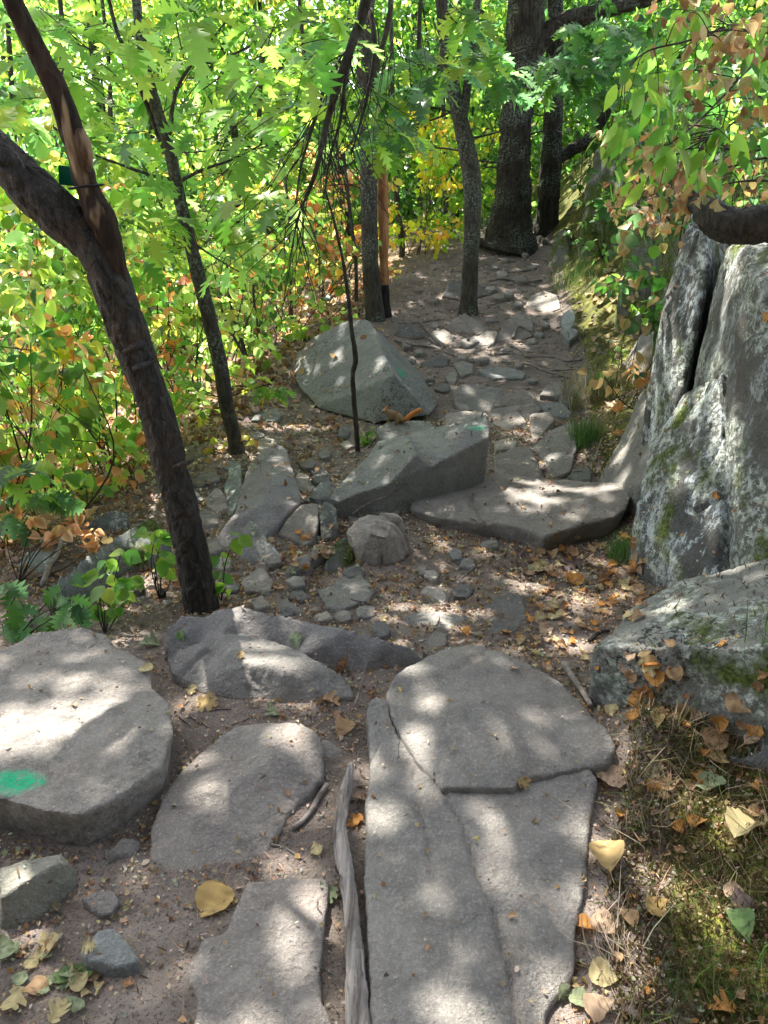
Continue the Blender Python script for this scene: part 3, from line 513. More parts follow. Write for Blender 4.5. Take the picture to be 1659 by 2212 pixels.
    ('pale stone half covered by drooping grass on the bank', [(1243, 850, .06), (1250, 815, .15), (1270, 805, .16), (1284, 815, .14), (1280, 850, .08), (1258, 862, .05)], .1, m_pale, 1),
    ('low dark stone beneath the green grass tuft', [(1226, 1028), (1245, 1012), (1276, 1010), (1280, 1036), (1250, 1044)], .06, m_dark, 1),
    ('rounded grey stone showing through the mossy bank', [(1350, 785, .05), (1362, 742, .14), (1385, 716, .18), (1412, 712, .16), (1418, 760, .1), (1390, 800, .04)], .1, m_grey, 1),
    ('dark rock in shade left of the dark near tree', [(281, 1290, .0), (292, 1262, .08), (330, 1252, .1), (358, 1268, .08), (362, 1290, .01)], .06, m_dark, 1),
    ('lichen speckled dark rock on the far left slope', [(178, 1140, .02), (196, 1112, .1), (240, 1102, .12), (276, 1108, .1), (278, 1130, .06), (230, 1150, .02)], .1, rock_mat(base=(.12, .13, .13), alt=(.2, .21, .21), lichen=.5), 1),
    ('greenish stone lying flat at the far left below the dark speckled rock', [(30, 1234, .02), (50, 1200, .06), (90, 1182, .08), (112, 1196, .06), (100, 1240, .02)], .06, rock_mat(base=(.18, .2, .18), alt=(.27, .29, .27), lichen=.3), 1),
    ('flat grey stone behind the mossy long rock', [(300, 1212), (320, 1190), (372, 1184), (380, 1205), (340, 1218)], .03, m_grey, 1),
    ('round brown stone at the foot of the slim young oak', [(551, 965), (558, 948), (580, 943), (600, 953), (595, 968), (570, 972)], .05, m_pale, 1),
    ('low flat stone left behind the round brown stone', [(531, 948), (540, 932), (562, 928), (572, 940), (555, 950)], .03, m_grey, 1),
    ('flat pale stone at the leafy edge of the trail far left', [(541, 908), (555, 888), (590, 883), (612, 893), (600, 908)], .025, m_blue, 1),
    ('small grey stone on the leaf litter left of the thin dead sapling', [(727, 940), (735, 920), (752, 916), (758, 935), (748, 945)], .05, m_dark, 1),
    ('small dark stone half buried left of the pale pinkish block', [(412, 1045), (422, 1022), (445, 1020), (452, 1045), (430, 1052)], .03, m_dark, 1),
    ('small whitish stone at the foot of the slim young oak on the left', [(484, 1012), (492, 997), (515, 994), (522, 1006), (505, 1016)], .04, m_blue, 1)]
for lb, pts, h, mt, kk in MID:
    pts = [(p[0], p[1], p[2] * .9) if len(p) == 3 else p for p in pts]; h = max(h, .038)
    slab(lb, pts, h * .9, mat=mt, amp=.010, fr=7, it=0 if kk == 1 else 3, vox=.008, facets=0 if kk < 1 else 3)
hull('blocky pinkish rock with a broken hollow, in the middle of the trail', [(749, 1149, .13), (768, 1124, .19), (816, 1113, .20), (855, 1116, .18), (882, 1136, .12), (893, 1160, .07), (800, 1150, .19), (835, 1158, .17), (780, 1190, .09), (826, 1215, .045), (858, 1228, .0), (882, 1205, .0), (757, 1175, .08)], mat=m_pale, vox=.007, it=0, amp=.02, fr=6, crag=.03, name='rock', cat='rock')
slab('long mossy ridge of rock on the left slope behind the painted boulder', [(-40, 1370, .04), (25, 1325, .12), (90, 1272, .15), (170, 1212, .17), (240, 1162, .18), (321, 1112, .19), (366, 1150, .15), (340, 1200, .08), (270, 1224, .06), (200, 1275, .04), (100, 1335, .02), (20, 1385, 0)], mat=rock_mat(base=(.20, .21, .20), alt=(.29, .30, .29), moss=.6, lichen=.2), vox=.012, amp=.014, name='mossy_rock')
# --- right side: cliff and boulders
m_cliff = rock_mat(base=(.075, .074, .070), alt=(.15, .15, .145), streak=1., lichen=.35, moss=.08)
m_cliff2 = rock_mat(base=(.085, .083, .075), alt=(.16, .158, .145), streak=.5, lichen=.65, moss=.10)
CK = dict(crag=.012, it=0, name='cliff_rock', cat='cliff rock')
hull('tall pale streaked slab of the cliff, its left edge above the mossy bank', [('y', 1432, 870, 3.75), ('y', 1424, 720, 3.9), ('y', 1432, 640, 3.95), ('y', 1478, 540, 4.0), ('y', 1502, 452, 4.0), ('y', 1522, 500, 3.88), ('y', 1528, 570, 3.75), ('y', 1500, 720, 3.65), ('y', 1472, 860, 3.6), ('y', 1560, 470, 4.7), ('y', 1600, 560, 4.7), ('y', 1520, 640, 4.7)], mat=m_cliff, amp=.008, fr=5, **CK)
hull('upper block of the cliff with pale lichen, beneath the curved dark trunk', [('y', 1540, 640, 3.62), ('y', 1560, 540, 3.62), ('y', 1590, 526, 3.5), ('y', 1700, 530, 3.2), ('y', 1900, 560, 2.9), ('y', 1900, 800, 2.75), ('y', 1659, 700, 2.9), ('y', 1590, 770, 3.1), ('y', 1500, 860, 3.4), ('y', 1510, 760, 3.55), ('y', 1650, 500, 4.6), ('y', 1900, 500, 4.4), ('y', 1640, 610, 3.05), ('y', 1560, 640, 4.4)], mat=m_cliff2, amp=.010, fr=6, **CK)
hull('broad lower face of the cliff, dark with white lichen streaks', [('y', 1475, 852, 3.42), ('y', 1402, 962, 3.38), ('y', 1378, 1060, 3.19), ('y', 1390, 1185, 3.0), ('y', 1440, 1262, 2.82), ('y', 1540, 1252, 2.62), ('y', 1560, 1060, 2.78), ('y', 1545, 900, 3.02), ('y', 1560, 800, 3.10), ('y', 1640, 1240, 2.62), ('y', 1680, 900, 3.0), ('y', 1760, 1000, 4.0), ('y', 1700, 870, 4.2)], mat=m_cliff, amp=.010, fr=6, vox=.011, **CK)
hull('right plate of the lower cliff with green lichen, cut by the right edge', [('y', 1575, 800, 3.02), ('y', 1610, 745, 2.95), ('y', 1659, 712, 2.84), ('y', 1900, 800, 2.55), ('y', 1900, 1240, 2.3), ('y', 1680, 1225, 2.42), ('y', 1622, 1250, 2.50), ('y', 1606, 1120, 2.62), ('y', 1580, 940, 2.88), ('y', 1800, 700, 4.2), ('y', 1800, 1100, 4.2)], mat=m_cliff2, amp=.012, fr=6, vox=.012, **CK)
slab('sloping grey rock shelf at the foot of the cliff, left of its lower face', [(1290, 1042, .08), (1310, 1000, .12), (1329, 965, .16), (1359, 903, .24), (1389, 838, .30), (1429, 830, .34), (1466, 868, .40), (1462, 918, .40), (1420, 983, .28), (1385, 1045, .2), (1330, 1060, .1)], mat=m_grey, vox=.012, amp=.014, name='rock_shelf', under=1.0)
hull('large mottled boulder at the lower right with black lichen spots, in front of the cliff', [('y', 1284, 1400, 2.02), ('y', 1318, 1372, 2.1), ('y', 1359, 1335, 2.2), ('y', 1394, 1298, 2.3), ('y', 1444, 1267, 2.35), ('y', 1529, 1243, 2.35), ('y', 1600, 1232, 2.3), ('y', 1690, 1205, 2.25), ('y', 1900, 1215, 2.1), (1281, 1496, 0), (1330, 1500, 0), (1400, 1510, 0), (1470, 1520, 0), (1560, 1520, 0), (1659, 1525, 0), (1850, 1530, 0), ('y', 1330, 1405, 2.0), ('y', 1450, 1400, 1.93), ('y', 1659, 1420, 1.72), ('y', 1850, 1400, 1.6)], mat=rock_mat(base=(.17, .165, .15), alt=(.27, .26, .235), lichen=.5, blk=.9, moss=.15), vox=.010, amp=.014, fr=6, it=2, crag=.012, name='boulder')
slab('low dark stone at the right edge half sunk in the dry grass', [(1568, 1640, .02), (1590, 1606, .07), (1659, 1596, .1), (1740, 1600, .1), (1740, 1660, .04), (1620, 1660, .0)], mat=m_dark)
m_moss = rock_mat(base=(.10, .10, .085), alt=(.18, .18, .16), moss=.8, lichen=.2)
hull('tall mossy outcrop rising above the bank, behind the hanging branches', [('y', 1262, 470, 9.2), ('y', 1268, 401, 9.2), ('y', 1288, 335, 9.3), ('y', 1329, 275, 9.4), ('y', 1379, 200, 9.5), ('y', 1440, 170, 9.5), ('y', 1560, 180, 9.3), ('y', 1400, 480, 8.5), ('y', 1340, 500, 8.7), ('y', 1560, 460, 8.0), ('y', 1450, 160, 11.5), ('y', 1330, 300, 11)], mat=m_moss, vox=.035, amp=.03, fr=9, strata=.03, name='mossy_outcrop', cat='outcrop')
hull('upright grey slab standing in the bank below the outcrop', [('y', 1345, 560, 6.9), ('y', 1352, 500, 7.0), ('y', 1375, 455, 7.1), ('y', 1410, 450, 7.1), ('y', 1425, 540, 6.8), ('y', 1400, 600, 6.5), ('y', 1440, 470, 7.6)], mat=m_moss, vox=.016, strata=.01, name='rock_slab')
hull('mossy leaning slab at the right side of the far trail, near the big oak', [('y', 1180, 615, 9.6), ('y', 1186, 560, 9.8), ('y', 1200, 500, 10), ('y', 1222, 492, 10), ('y', 1232, 560, 9.5), ('y', 1215, 615, 9.3), ('y', 1240, 500, 10.4)], mat=m_moss, vox=.02, name='rock_slab')
hull('grey rock high on the bank under the dry branches', [('y', 1440, 520, 5.3), ('y', 1450, 440, 5.4), ('y', 1480, 420, 5.4), ('y', 1500, 520, 5.1), ('y', 1480, 560, 5.0), ('y', 1520, 430, 5.8)], mat=m_moss, vox=.018, name='rock')
# trail stones: small, many, in the trodden soil
US = sorted([(1075, 640, 16), (1100, 632, 12), (1060, 622, 14), (1120, 655, 12), (1085, 590, 14), (1125, 600, 16), (1150, 575, 10), (1070, 575, 10), (1165, 720, 12), (1180, 700, 10), (1150, 735, 12), (880, 742, 12), (905, 758, 12), (890, 775, 10), (1000, 770, 12), (1150, 820, 12), (1120, 785, 10), (930, 815, 10), (1045, 775, 12), (985, 690, 10), (1060, 690, 12), (940, 700, 10), (870, 712, 10), (1090, 560, 9), (1135, 548, 8)], key=lambda t: t[1])
NTH = ['topmost', 'second', 'third', 'fourth', 'fifth', 'sixth', 'seventh', 'eighth', 'ninth', 'tenth', 'eleventh', 'twelfth', 'thirteenth', 'fourteenth', 'fifteenth', 'sixteenth', 'seventeenth', 'eighteenth', 'nineteenth', 'twentieth', 'twenty-first', 'twenty-second', 'twenty-third', 'twenty-fourth', 'lowest']
for k, (u, v, w) in enumerate(US):
    a = random.uniform(.3, .6)
    slab(NTH[k] + ' of the small flat stones set in the upper trail soil, counting downward', [(u - w, v), (u - w * .5, v - w * a), (u + w * .5, v - w * a * .9), (u + w, v + w * .1), (u + w * .4, v + w * a), (u - w * .6, v + w * a * .8)], .05, mat=[m_grey, m_warm, m_pur][k % 3], amp=.012, it=0, vox=.012, facets=2, name='stone', cat='stone', group='small stones on the upper trail')
BS = sorted([(455, 1180, 20), (480, 1215, 18), (500, 1265, 16), (590, 1205, 16), (640, 1255, 18), (660, 1165, 14), (735, 1205, 22), (765, 1235, 18), (700, 1330, 16), (560, 1300, 20), (740, 1330, 16), (790, 1320, 18), (930, 1240, 14), (1010, 1215, 16), (1000, 1275, 20), (620, 1320, 14), (700, 1060, 16), (665, 1000, 14), (700, 980, 12), (750, 960, 12), (420, 1075, 18), (455, 1030, 16), (500, 1150, 16), (850, 1095, 16), (820, 1100, 14), (600, 1075, 14)], key=lambda t: t[0])
NT2 = ['leftmost'] + NTH[1:24] + ['second last', 'rightmost']
for k, (u, v, w) in enumerate(BS):
    n_ = random.randint(4, 6); a0 = random.uniform(0, 6.28); pts = []
    for q in range(n_):
        a = a0 + q * 2 * math.pi / n_ + random.uniform(-.3, .3); pts.append((u + math.cos(a) * w * 1.35, v + math.sin(a) * w * .8, random.uniform(.025, .055)))
    slab(NT2[k] + ' of the small broken stones packed around the middle rocks, counting from the left', pts, .05, mat=[m_grey, m_warm, m_pur, m_pale, m_dark][k % 5], amp=.006, it=0, vox=.007, facets=0, name='broken_stone', cat='stone', group='broken stones around the middle rocks')
print('rocks', len(BN))
BVs = np.vstack(BV); BFs = np.vstack(BF); BTy = np.concatenate(BTYPE)
bvh = BVHTree.FromPolygons([tuple(v) for v in BVs.tolist()], [tuple(f) for f in BFs.tolist()])
def down(x, y, z=4.):
    r = bvh.ray_cast(Vector((x, y, z)), Vector((0, 0, -1)))
    if r[0] is None: return (x, y, float(ground(x, y))), Vector((0, 0, 1)), 0
    return tuple(r[0]), r[1], BTy[r[2]]
def shot(u, v):
    d = Vector(ray(u, v)).normalized(); r = bvh.ray_cast(cam.location, d); n = r[1]
    if r[0] is None: return Vector(P(u, v)), Vector((0, 0, 1)), 0
    if n.dot(d) > 0: n = -n
    return r[0], n, BTy[r[2]]
# ------------------------------------------------------------------ leaf templates: strip along y (0..1), quads
def strip(st, fold=.15, curl=0., cup=0.):
    st = np.array(st, float); n = len(st); V = []
    for t, dt, w in st:
        for sgn in (-1, 0, 1):
            x = sgn * w; y = t + (dt if sgn else 0); z = abs(x) * fold + curl * (y - .3) ** 2 + cup * x * x * 4
            V.append((x, y, z))
    F = []
    for i in range(n - 1):
        a = i * 3; F += [(a, a + 1, a + 4, a + 3), (a + 1, a + 2, a + 5, a + 4)]
    return np.array(V), np.array(F)
OVATE = [(0, 0, .005), (.08, .0, .17), (.25, .03, .34), (.45, .03, .36), (.65, .03, .26), (.85, .02, .10), (1, 0, .004)]
ROUND = [(0, 0, .01), (.03, -.02, .2), (.15, .0, .40), (.35, .02, .48), (.6, .03, .42), (.82, .02, .22), (1, 0, .005)]
LANCE = [(0, 0, .003), (.15, .02, .13), (.4, .03, .20), (.65, .03, .15), (.85, .02, .06), (1, 0, .002)]
LOBED = [(0, 0, .01), (.05, -.04, .16), (.14, -.02, .30), (.20, .0, .16), (.30, .06, .42), (.42, .10, .46), (.48, 0, .20), (.60, .10, .34), (.70, .10, .28), (.76, 0, .12), (.88, .04, .12), (1, 0, .004)]
OAK = [(0, 0, .006), (.12, .0, .03), (.17, .06, .16), (.24, .0, .06), (.30, .10, .27), (.38, .06, .24), (.43, .0, .08), (.5, .13, .36), (.58, .08, .30), (.62, .0, .09), (.70, .13, .33), (.76, .06, .24), (.80, 0, .08), (.88, .09, .18), (.92, .02, .06), (1, 0, .003)]
SIMPLE = [(0, 0, .01), (.35, .02, .30), (.7, .02, .22), (1, 0, .01)]
BLADE = [(0, 0, .02), (.5, 0, .016), (1, 0, .002)]
def scatter(tmpl, loc, tan, nor, size, col, mb):
    loc = np.asarray(loc, float); n = len(loc)
    if n == 0: return
    tan = tan / (np.linalg.norm(tan, axis=1)[:, None] + 1e-9); xax = np.cross(tan, nor); xax /= np.linalg.norm(xax, axis=1)[:, None] + 1e-9; nz = np.cross(xax, tan)
    pick = rng.integers(0, len(tmpl), n)
    for k, (TV, TF) in enumerate(tmpl):
        s = pick == k; q = s.sum()
        if not q: continue
        V = loc[s][:, None] + size[s][:, None, None] * (TV[None, :, 0:1] * xax[s][:, None] + TV[None, :, 1:2] * tan[s][:, None] + TV[None, :, 2:3] * nz[s][:, None])
        m = len(TV); F = (TF[None] + (np.arange(q) * m)[:, None, None]).reshape(-1, 4)
        mb.V.append(V.reshape(-1, 3)); mb.F.append(F + mb.n); mb.n += q * m; mb.C.append(np.repeat(col[s], m, 0))
T_OV = [strip(OVATE, f, c, u) for f, c, u in ((.2, -.3, 0), (.1, .3, .2), (.3, -.6, 0))]
T_RO = [strip(ROUND, f, c, u) for f, c, u in ((.15, -.3, 0), (.1, .2, .1))]
T_LA = [strip(LANCE, f, c, 0) for f, c in ((.3, -.5), (.2, -.2))]
T_OAK = [strip(OAK, f, c, u) for f, c, u in ((.15, -.5, 0), (.25, -.2, .2), (.05, -.9, 0))]
T_SI = [strip(SIMPLE, f, c, 0) for f, c in ((.25, -.3), (.1, .2))]
T_BL = [strip(BLADE, .5, c, 0) for c in (-.4, -.15, -.8)]
T_DRY = [strip(OVATE, f, c, u) for f, c, u in ((.5, .9, .8), (-.4, .8, 1.), (.7, -.6, .5), (.2, 1.4, -.8))]
def pal(n, cols, w=None, jit=.25):
    cols = np.array(cols); i = rng.choice(len(cols), n, p=None if w is None else np.array(w) / sum(w)); c = cols[i]
    return np.clip(c * (1 + jit * rng.uniform(-1, 1, (n, 1))) * (1 + .12 * rng.uniform(-1, 1, (n, 3))), .005, .9)
GREEN = [(.055, .155, .022), (.085, .21, .03), (.14, .27, .03), (.04, .11, .025)]
LIME = [(.17, .32, .035), (.25, .38, .045), (.12, .27, .035), (.38, .42, .05)]
AUT = [(.50, .40, .07), (.45, .24, .07), (.40, .17, .06), (.30, .34, .06), (.14, .26, .04)]
PALEG = [(.28, .46, .11), (.20, .38, .08), (.38, .48, .12)]
BROWN = [(.42, .26, .10), (.48, .33, .15), (.30, .17, .07), (.56, .44, .23)]
TEAL = [(.075, .18, .06), (.12, .25, .085), (.055, .13, .045)]
TAN = [(.48, .36, .24), (.40, .27, .16), (.56, .47, .35), (.34, .20, .11), (.50, .40, .22)]
def unit(n): v = rng.normal(size=(n, 3)); return v / np.linalg.norm(v, axis=1)[:, None]
def blob_leaves(mb, centres, radii, n_each, tmpl, size, cols, w=None, droop=.5, flat=.75):
    """leaves spread in many small clumps; centres (k,3)"""
    k = len(centres); n = k * n_each
    c = np.repeat(centres, n_each, 0); d = unit(n); r = np.repeat(radii, n_each) * rng.uniform(.25, 1, n) ** .6
    p = c + d * r[:, None] * np.array([1, 1, flat])
    tan = d + rng.normal(size=(n, 3)) * .5; tan[:, 2] -= droop
    nor = rng.normal(size=(n, 3)) * .55 + np.array([0, 0, 1.])
    cc = np.repeat(pal(k, cols, w, .2), n_each, 0); mixm = rng.random(n) < .3; cc[mixm] = pal(n, cols, w)[mixm]; cc = np.clip(cc * rng.uniform(.75, 1.2, (n, 1)), 0, .9)
    scatter(tmpl, p, tan, nor, rng.uniform(size[0], size[1], n) * rng.uniform(.6, 1.15, n), cc, mb)
# ------------------------------------------------------------------ trees with traced trunks
def trunk_path(px, y, n=10): return crom(np.array([PY(u, v, yy) for u, v, yy in [(a[0], a[1], a[2] if len(a) > 2 else y) for a in px]]), n)
def add_trunk(mb, px, w, y, bark, freq, sides=28, n=24, lump=.05, seed=0):
    path = trunk_path(px, y, n); u, v = pix(path); dep = path[:, 1] * c_ - (path[:, 2] - CAMZ) * s_
    t = np.linspace(0, 1, len(path)); wpx = np.interp(t, np.linspace(0, 1, len(w)), w)
    mb.add(*tube_np(path, wpx / 2 / FPX * dep, sides, bark, freq, seed, lump)); return path
def resamp(px, k): return px
CROWNS = {}
# --- near tree
b0 = P(437, 1335, -.03); y0 = b0[1]
near = empty('forked_tree', b0, 'dark barked tree leaning left in the foreground, forking beside the left edge', 'tree')
mb = MB(); add_trunk(mb, [(438, 1345), (430, 1280), (405, 1150), (372, 1020), (335, 880), (300, 780), (270, 700), (234, 596), (195, 525), (138, 470), (75, 413), (0, 338), (-80, 255), (-200, 100), (-330, -80), (-480, -380), (-560, -800)], [84, 76, 74, 74, 76, 82, 86, 86, 92, 108, 102, 90, 84, 76, 66, 56, 44], y0, .011, 34, 56, 26, .07, 3)
child('trunk', mb.mesh(), BARK_NEAR, near)
mb = MB(); pth = add_trunk(mb, [(262, 610), (240, 530), (214, 465), (187, 400), (160, 300), (128, 205), (85, 120), (40, 30), (5, -50), (-40, -180), (-90, -420), (-60, -750)], [26, 54, 70, 52, 56, 52, 50, 48, 46, 42, 36, 28], y0 - .02, .006, 30, 40, 26, .12, 8)
child('dead_limb', mb.mesh(), bark_mat('half_peeled_wood', (.013, .010, .008), (.062, .040, .028), 1.2, 0, .16, (.36, .25, .155)), near)
mb = MB(); add_trunk(mb, [(190, 372), (184, 335), (176, 305), (170, 280)], [14, 34, 38, 22], y0 - .05, .006, 40, 24, 14, .25, 5)
child('broken_stub', mb.mesh(), bark_mat('stub_bark', (.03, .018, .012), (.16, .10, .065), 1.4, 0, .2, (.28, .19, .12)), near)
for (uu, vv, ww) in ((293, 752, 40), (312, 790, 34), (398, 1000, 34)):
    pc = PY(uu, vv, y0 - .035); a = unit(1)[0]; path = np.array([pc - np.array([.05, 0, .012]), pc - np.array([.02, .03, 0]), pc + np.array([.02, -.02, .01]), pc + np.array([.05, .0, .02])])
    q = crom(path, 5); mb = MB(); mb.add(*tube_np(q, np.interp(np.linspace(0, 1, len(q)), [0, .5, 1], [.004, ww / 2 / FPX * 1.6, .004]), 16, .004, 50, int(uu), .3)); child('knot', mb.mesh(), BARK_NEAR, near)
# green plastic marker strapped in the fork
mk = empty('trail_marker', PY(160, 400, y0 + .05), 'dark green plastic tag strapped into the fork of the near tree', 'marker')
bm = bmesh.new(); bmesh.ops.create_cube(bm, size=1); bmesh.ops.scale(bm, vec=(.115, .012, .06), verts=bm.verts); bmesh.ops.bevel(bm, geom=bm.edges[:], offset=.003, segments=2, affect='EDGES')
me = bpy.data.meshes.new('plate'); bm.to_mesh(me); bm.free(); me.transform(Matrix.Translation(Vector(PY(165, 382, y0 + .07)) - mk.location) @ Matrix.Rotation(R(6), 4, 'Y'))
pmat, t_, b_ = nt('green_plastic', .35); g_ = NG(t_); g_.L(g_.mix(g_.noise(20), (.0, .10, .05), (.005, .16, .085)), b_.inputs['Base Color']); link('plate', me, pmat, mk)
mb = MB(); th = np.linspace(0, 2 * math.pi, 25); cc = PY(186, 403, y0 - .02); ring = np.stack([cc[0] + .052 * np.cos(th), cc[1] + .056 * np.sin(th), cc[2] + .006 * np.cos(th)], 1); mb.add(*tube_np(ring, np.full(25, .004), 6))
kmat, t_, b_ = nt('black_strap', .5); b_.inputs['Base Color'].default_value = (.01, .01, .012, 1); g_ = NG(t_); g_.bump(b_, [(g_.noise(200), .001, .5)]); child('strap', mb.mesh(), kmat, mk)

def tree(name, label, stems, y=None, mat=BARK_SLIM, bark=.003, freq=40, sides=20, n=14, lump=.05, group=None, part='trunk'):
    u, v = stems[0][0][0][:2]; b = P(u, v, -.03) if y is None else PY(u, v, y)
    root = empty(name, b, label, 'tree', group)
    for k, (px, w) in enumerate(stems):
        mb = MB(); add_trunk(mb, px, w, b[1], bark, freq, sides, n, lump, int(u) + k * 7)
        child(part if k == 0 else 'limb', mb.mesh(), mat, root)
    return root, b[1]
slim, ys = tree('young_oak', 'slim young oak with large bright green lobed leaves, left of centre', [([(514, 992), (505, 940), (490, 880), (478, 800), (455, 700), (430, 600), (405, 500), (382, 400), (365, 320), (340, 240), (315, 150), (300, 60), (290, -60), (280, -200)], [40, 32, 32, 33, 34, 32, 28, 27, 26, 26, 24, 22, 20, 16]), ([(372, 350), (345, 300), (315, 220), (285, 150), (250, 60), (230, -30)], [14, 13, 12, 11, 10, 8]), ([(385, 390), (330, 380), (260, 355), (190, 330), (150, 310)], [10, 8, 7, 6, 4]), ([(366, 290), (380, 200), (420, 130), (470, 70), (490, 40)], [10, 9, 8, 6, 4]), ([(376, 400), (430, 370), (500, 345), (570, 310)], [9, 8, 6, 4]), ([(410, 520), (470, 560), (540, 600)], [7, 5, 3])])
twin, yt = tree('mossy_barked_tree', 'grey barked straight trunk standing beside the peeled orange trunk', [([(812, 698), (806, 640), (800, 560), (796, 400), (792, 250), (786, 120), (795, -20), (800, -200)], [46, 40, 36, 38, 36, 34, 32, 30]), ([(800, 200), (820, 120), (842, 30), (850, -80)], [14, 12, 12, 10])], mat=BARK_SLIM, bark=.005)
op, yo = tree('dead_tree', 'peeled orange brown dead trunk with a blackened foot and a broken top', [([(832, 690), (830, 655), (829, 615)], [32, 26, 24])], mat=CHAR, part='charred_foot')
mb = MB(); add_trunk(mb, [(829, 622), (829, 560), (828, 450), (828, 360), (827, 322)], [26, 23, 25, 21, 8], yo, .008, 26, 24, 16, .35, 3); child('peeled_trunk', mb.mesh(), ORANGE_WOOD, op)
fork, yf = tree('forked_tree', 'forked slender tree with a kinked trunk, in the middle of the upper trail', [([(1010, 684), (1013, 640), (1017, 560), (1021, 430), (1014, 350), (990, 240), (968, 130), (955, 20), (945, -120)], [46, 38, 35, 38, 42, 32, 30, 28, 24]), ([(998, 268), (1008, 200), (1018, 110), (1032, 0), (1040, -120)], [20, 20, 19, 18, 16])], bark=.006)
oak, yk = tree('big_oak', 'massive old oak with furrowed bark at the top of the trail', [([(1096, 540), (1100, 525), (1101, 500), (1106, 440), (1110, 350), (1116, 250), (1126, 150), (1134, 60), (1140, -60), (1140, -220)], [150, 128, 104, 84, 74, 70, 74, 84, 84, 76]), ([(1136, 150), (1158, 95), (1200, 62), (1260, 35), (1330, 15), (1420, -10), (1520, -50)], [50, 52, 50, 42, 34, 32, 28])], mat=BARK_OAK, bark=.035, freq=18, sides=56, n=22, lump=.08)
mb = MB()
for pts, w0 in (([(1130, 510), (1165, 520), (1195, 535)], 34), ([(1080, 515), (1058, 530), (1046, 545)], 28), ([(1105, 520), (1125, 540), (1140, 548)], 22)):
    q = crom(np.array([P(u, v, .04 if i == 0 else (.0 if i == 1 else -.04)) for i, (u, v) in enumerate(pts)]), 6); mb.add(*tube_np(q, np.linspace(w0 / 2, w0 / 5, len(q)) / FPX * 10, 14, .01, 20))
child('root', mb.mesh(), BARK_OAK, oak)
oak2, yk2 = tree('bent_oak', 'darker oak just behind the massive oak, one limb sweeping right', [([(1178, 520), (1180, 490), (1186, 420), (1192, 320), (1196, 180), (1200, 60), (1200, -80)], [62, 52, 48, 46, 42, 36, 30]), ([(1190, 355), (1225, 330), (1262, 308), (1295, 270), (1322, 215), (1350, 150)], [24, 28, 28, 24, 20, 16])], y=float(P(1178, 520)[1] + .3), mat=BARK_OAK, bark=.02, freq=22, sides=36, lump=.08)
sap, ysap = tree('dead_sapling', 'thin crooked dead sapling standing in front of the big angular boulder', [([(774, 988), (770, 930), (765, 870), (762, 810), (768, 775), (760, 715), (752, 640), (740, 560), (722, 480), (700, 400)], [13, 12, 12, 11, 13, 11, 10, 8, 7, 4])], mat=BARK_TWIG, sides=10)
# background stems
for i, (px, y, lb, w) in enumerate([
    ([(866, 590), (868, 520), (858, 440), (850, 300), (846, 100), (840, -60)], 10.5, 'thin dark trunk just right of the peeled orange trunk', 14),
    ([(770, 650), (768, 560), (755, 450), (742, 330)], 8.6, 'thin brown stem left of the twin trunks', 9),
    ([(630, 690), (628, 600), (625, 480), (610, 330)], 8.0, 'slender stem in the orange undergrowth left of centre', 8),
    ([(533, 775), (520, 730), (500, 660), (488, 560), (470, 450)], 6.6, 'double curved stem right of the slim young oak', 10),
    ([(560, 770), (556, 700), (548, 640), (548, 560)], 6.8, 'straight bare stem in the undergrowth behind the double curved stem', 6),
    ([(530, 770), (512, 740), (488, 695), (470, 640)], 6.5, 'short leaning stem at the edge of the undergrowth', 7),
    ([(962, 560), (963, 450), (960, 300), (955, 150), (950, -50)], 13, 'straight thin trunk left of the forked slender tree', 11),
    ([(1240, 500), (1244, 380), (1250, 260), (1255, 100), (1250, -50)], 16, 'distant thin trunk right of the bent oak', 12),
    ([(690, 620), (684, 500), (676, 350), (660, 150), (640, -60)], 11, 'tall thin trunk behind the hanging dead branches', 12),
    ([(120, 700), (130, 500), (120, 300), (135, 100), (125, -60)], 9, 'thin trunk in the foliage behind the fork of the near tree', 14),
    ([(262, 620), (258, 450), (240, 300), (236, 150), (215, -50)], 10, 'thin trunk between the near tree and the slim young oak', 12),
    ([(580, 560), (575, 400), (560, 250), (566, 100), (555, -60)], 13, 'tall pale trunk far behind the slim young oak leaves', 13),
    ([(905, 540), (908, 400), (915, 250), (905, 100), (912, -60)], 14, 'thin trunk behind the yellow leaves right of the peeled trunk', 13),
    ([(30, 620), (24, 450), (30, 300), (20, 100), (10, -50)], 11, 'thin trunk far back at the left edge', 14)]):
    tree('thin_tree', lb, [(px, [w, w * .95, w * .85, w * .7, w * .6][:max(3, len(px) - 1)])], y=y, sides=10, n=10, bark=.002)
# ------------------------------------------------------------------ leafy things
def leafy(name, label, cat, base, centres, radii, n_each, tmpl, size, cols, w=None, stems=3, smat=BARK_TWIG, group=None, droop=.5, hook=None, sr=.008):
    root = empty(name, base, label, cat, group)
    mb = MB(); blob_leaves(mb, centres, radii, n_each, tmpl, size, cols, w, droop); mb.C = [np.vstack(mb.C)]
    child('foliage', mb.mesh(), LEAF, root)
    st = MB(); b = np.array(base)
    for k in range(stems):
        a = b + np.array([rng.normal() * .06, rng.normal() * .06, -.05]); e = centres[rng.integers(len(centres))] if hook is None else hook[k % len(hook)]
        mid = (a + e) / 2 + rng.normal(size=3) * .08; st.tube([a, mid, e], sr, sr * .35, 5, 5)
        for q in range(3):
            c = centres[rng.integers(len(centres))]; s0 = mid + (e - mid) * rng.uniform(0, 1)
            if np.linalg.norm(c - s0) < 1.6: st.tube([s0, (s0 + c) / 2 + rng.normal(size=3) * .05, c], sr * .4, sr * .12, 4, 4)
    child('stems', st.mesh(), smat, root); return root
def shrub_cloud(base, h, r, k, seed=None):
    c = np.array(base)[None] + np.c_[rng.normal(size=k) * r * .5, rng.normal(size=k) * r * .5, rng.uniform(.12, 1, k) * h]
    return c
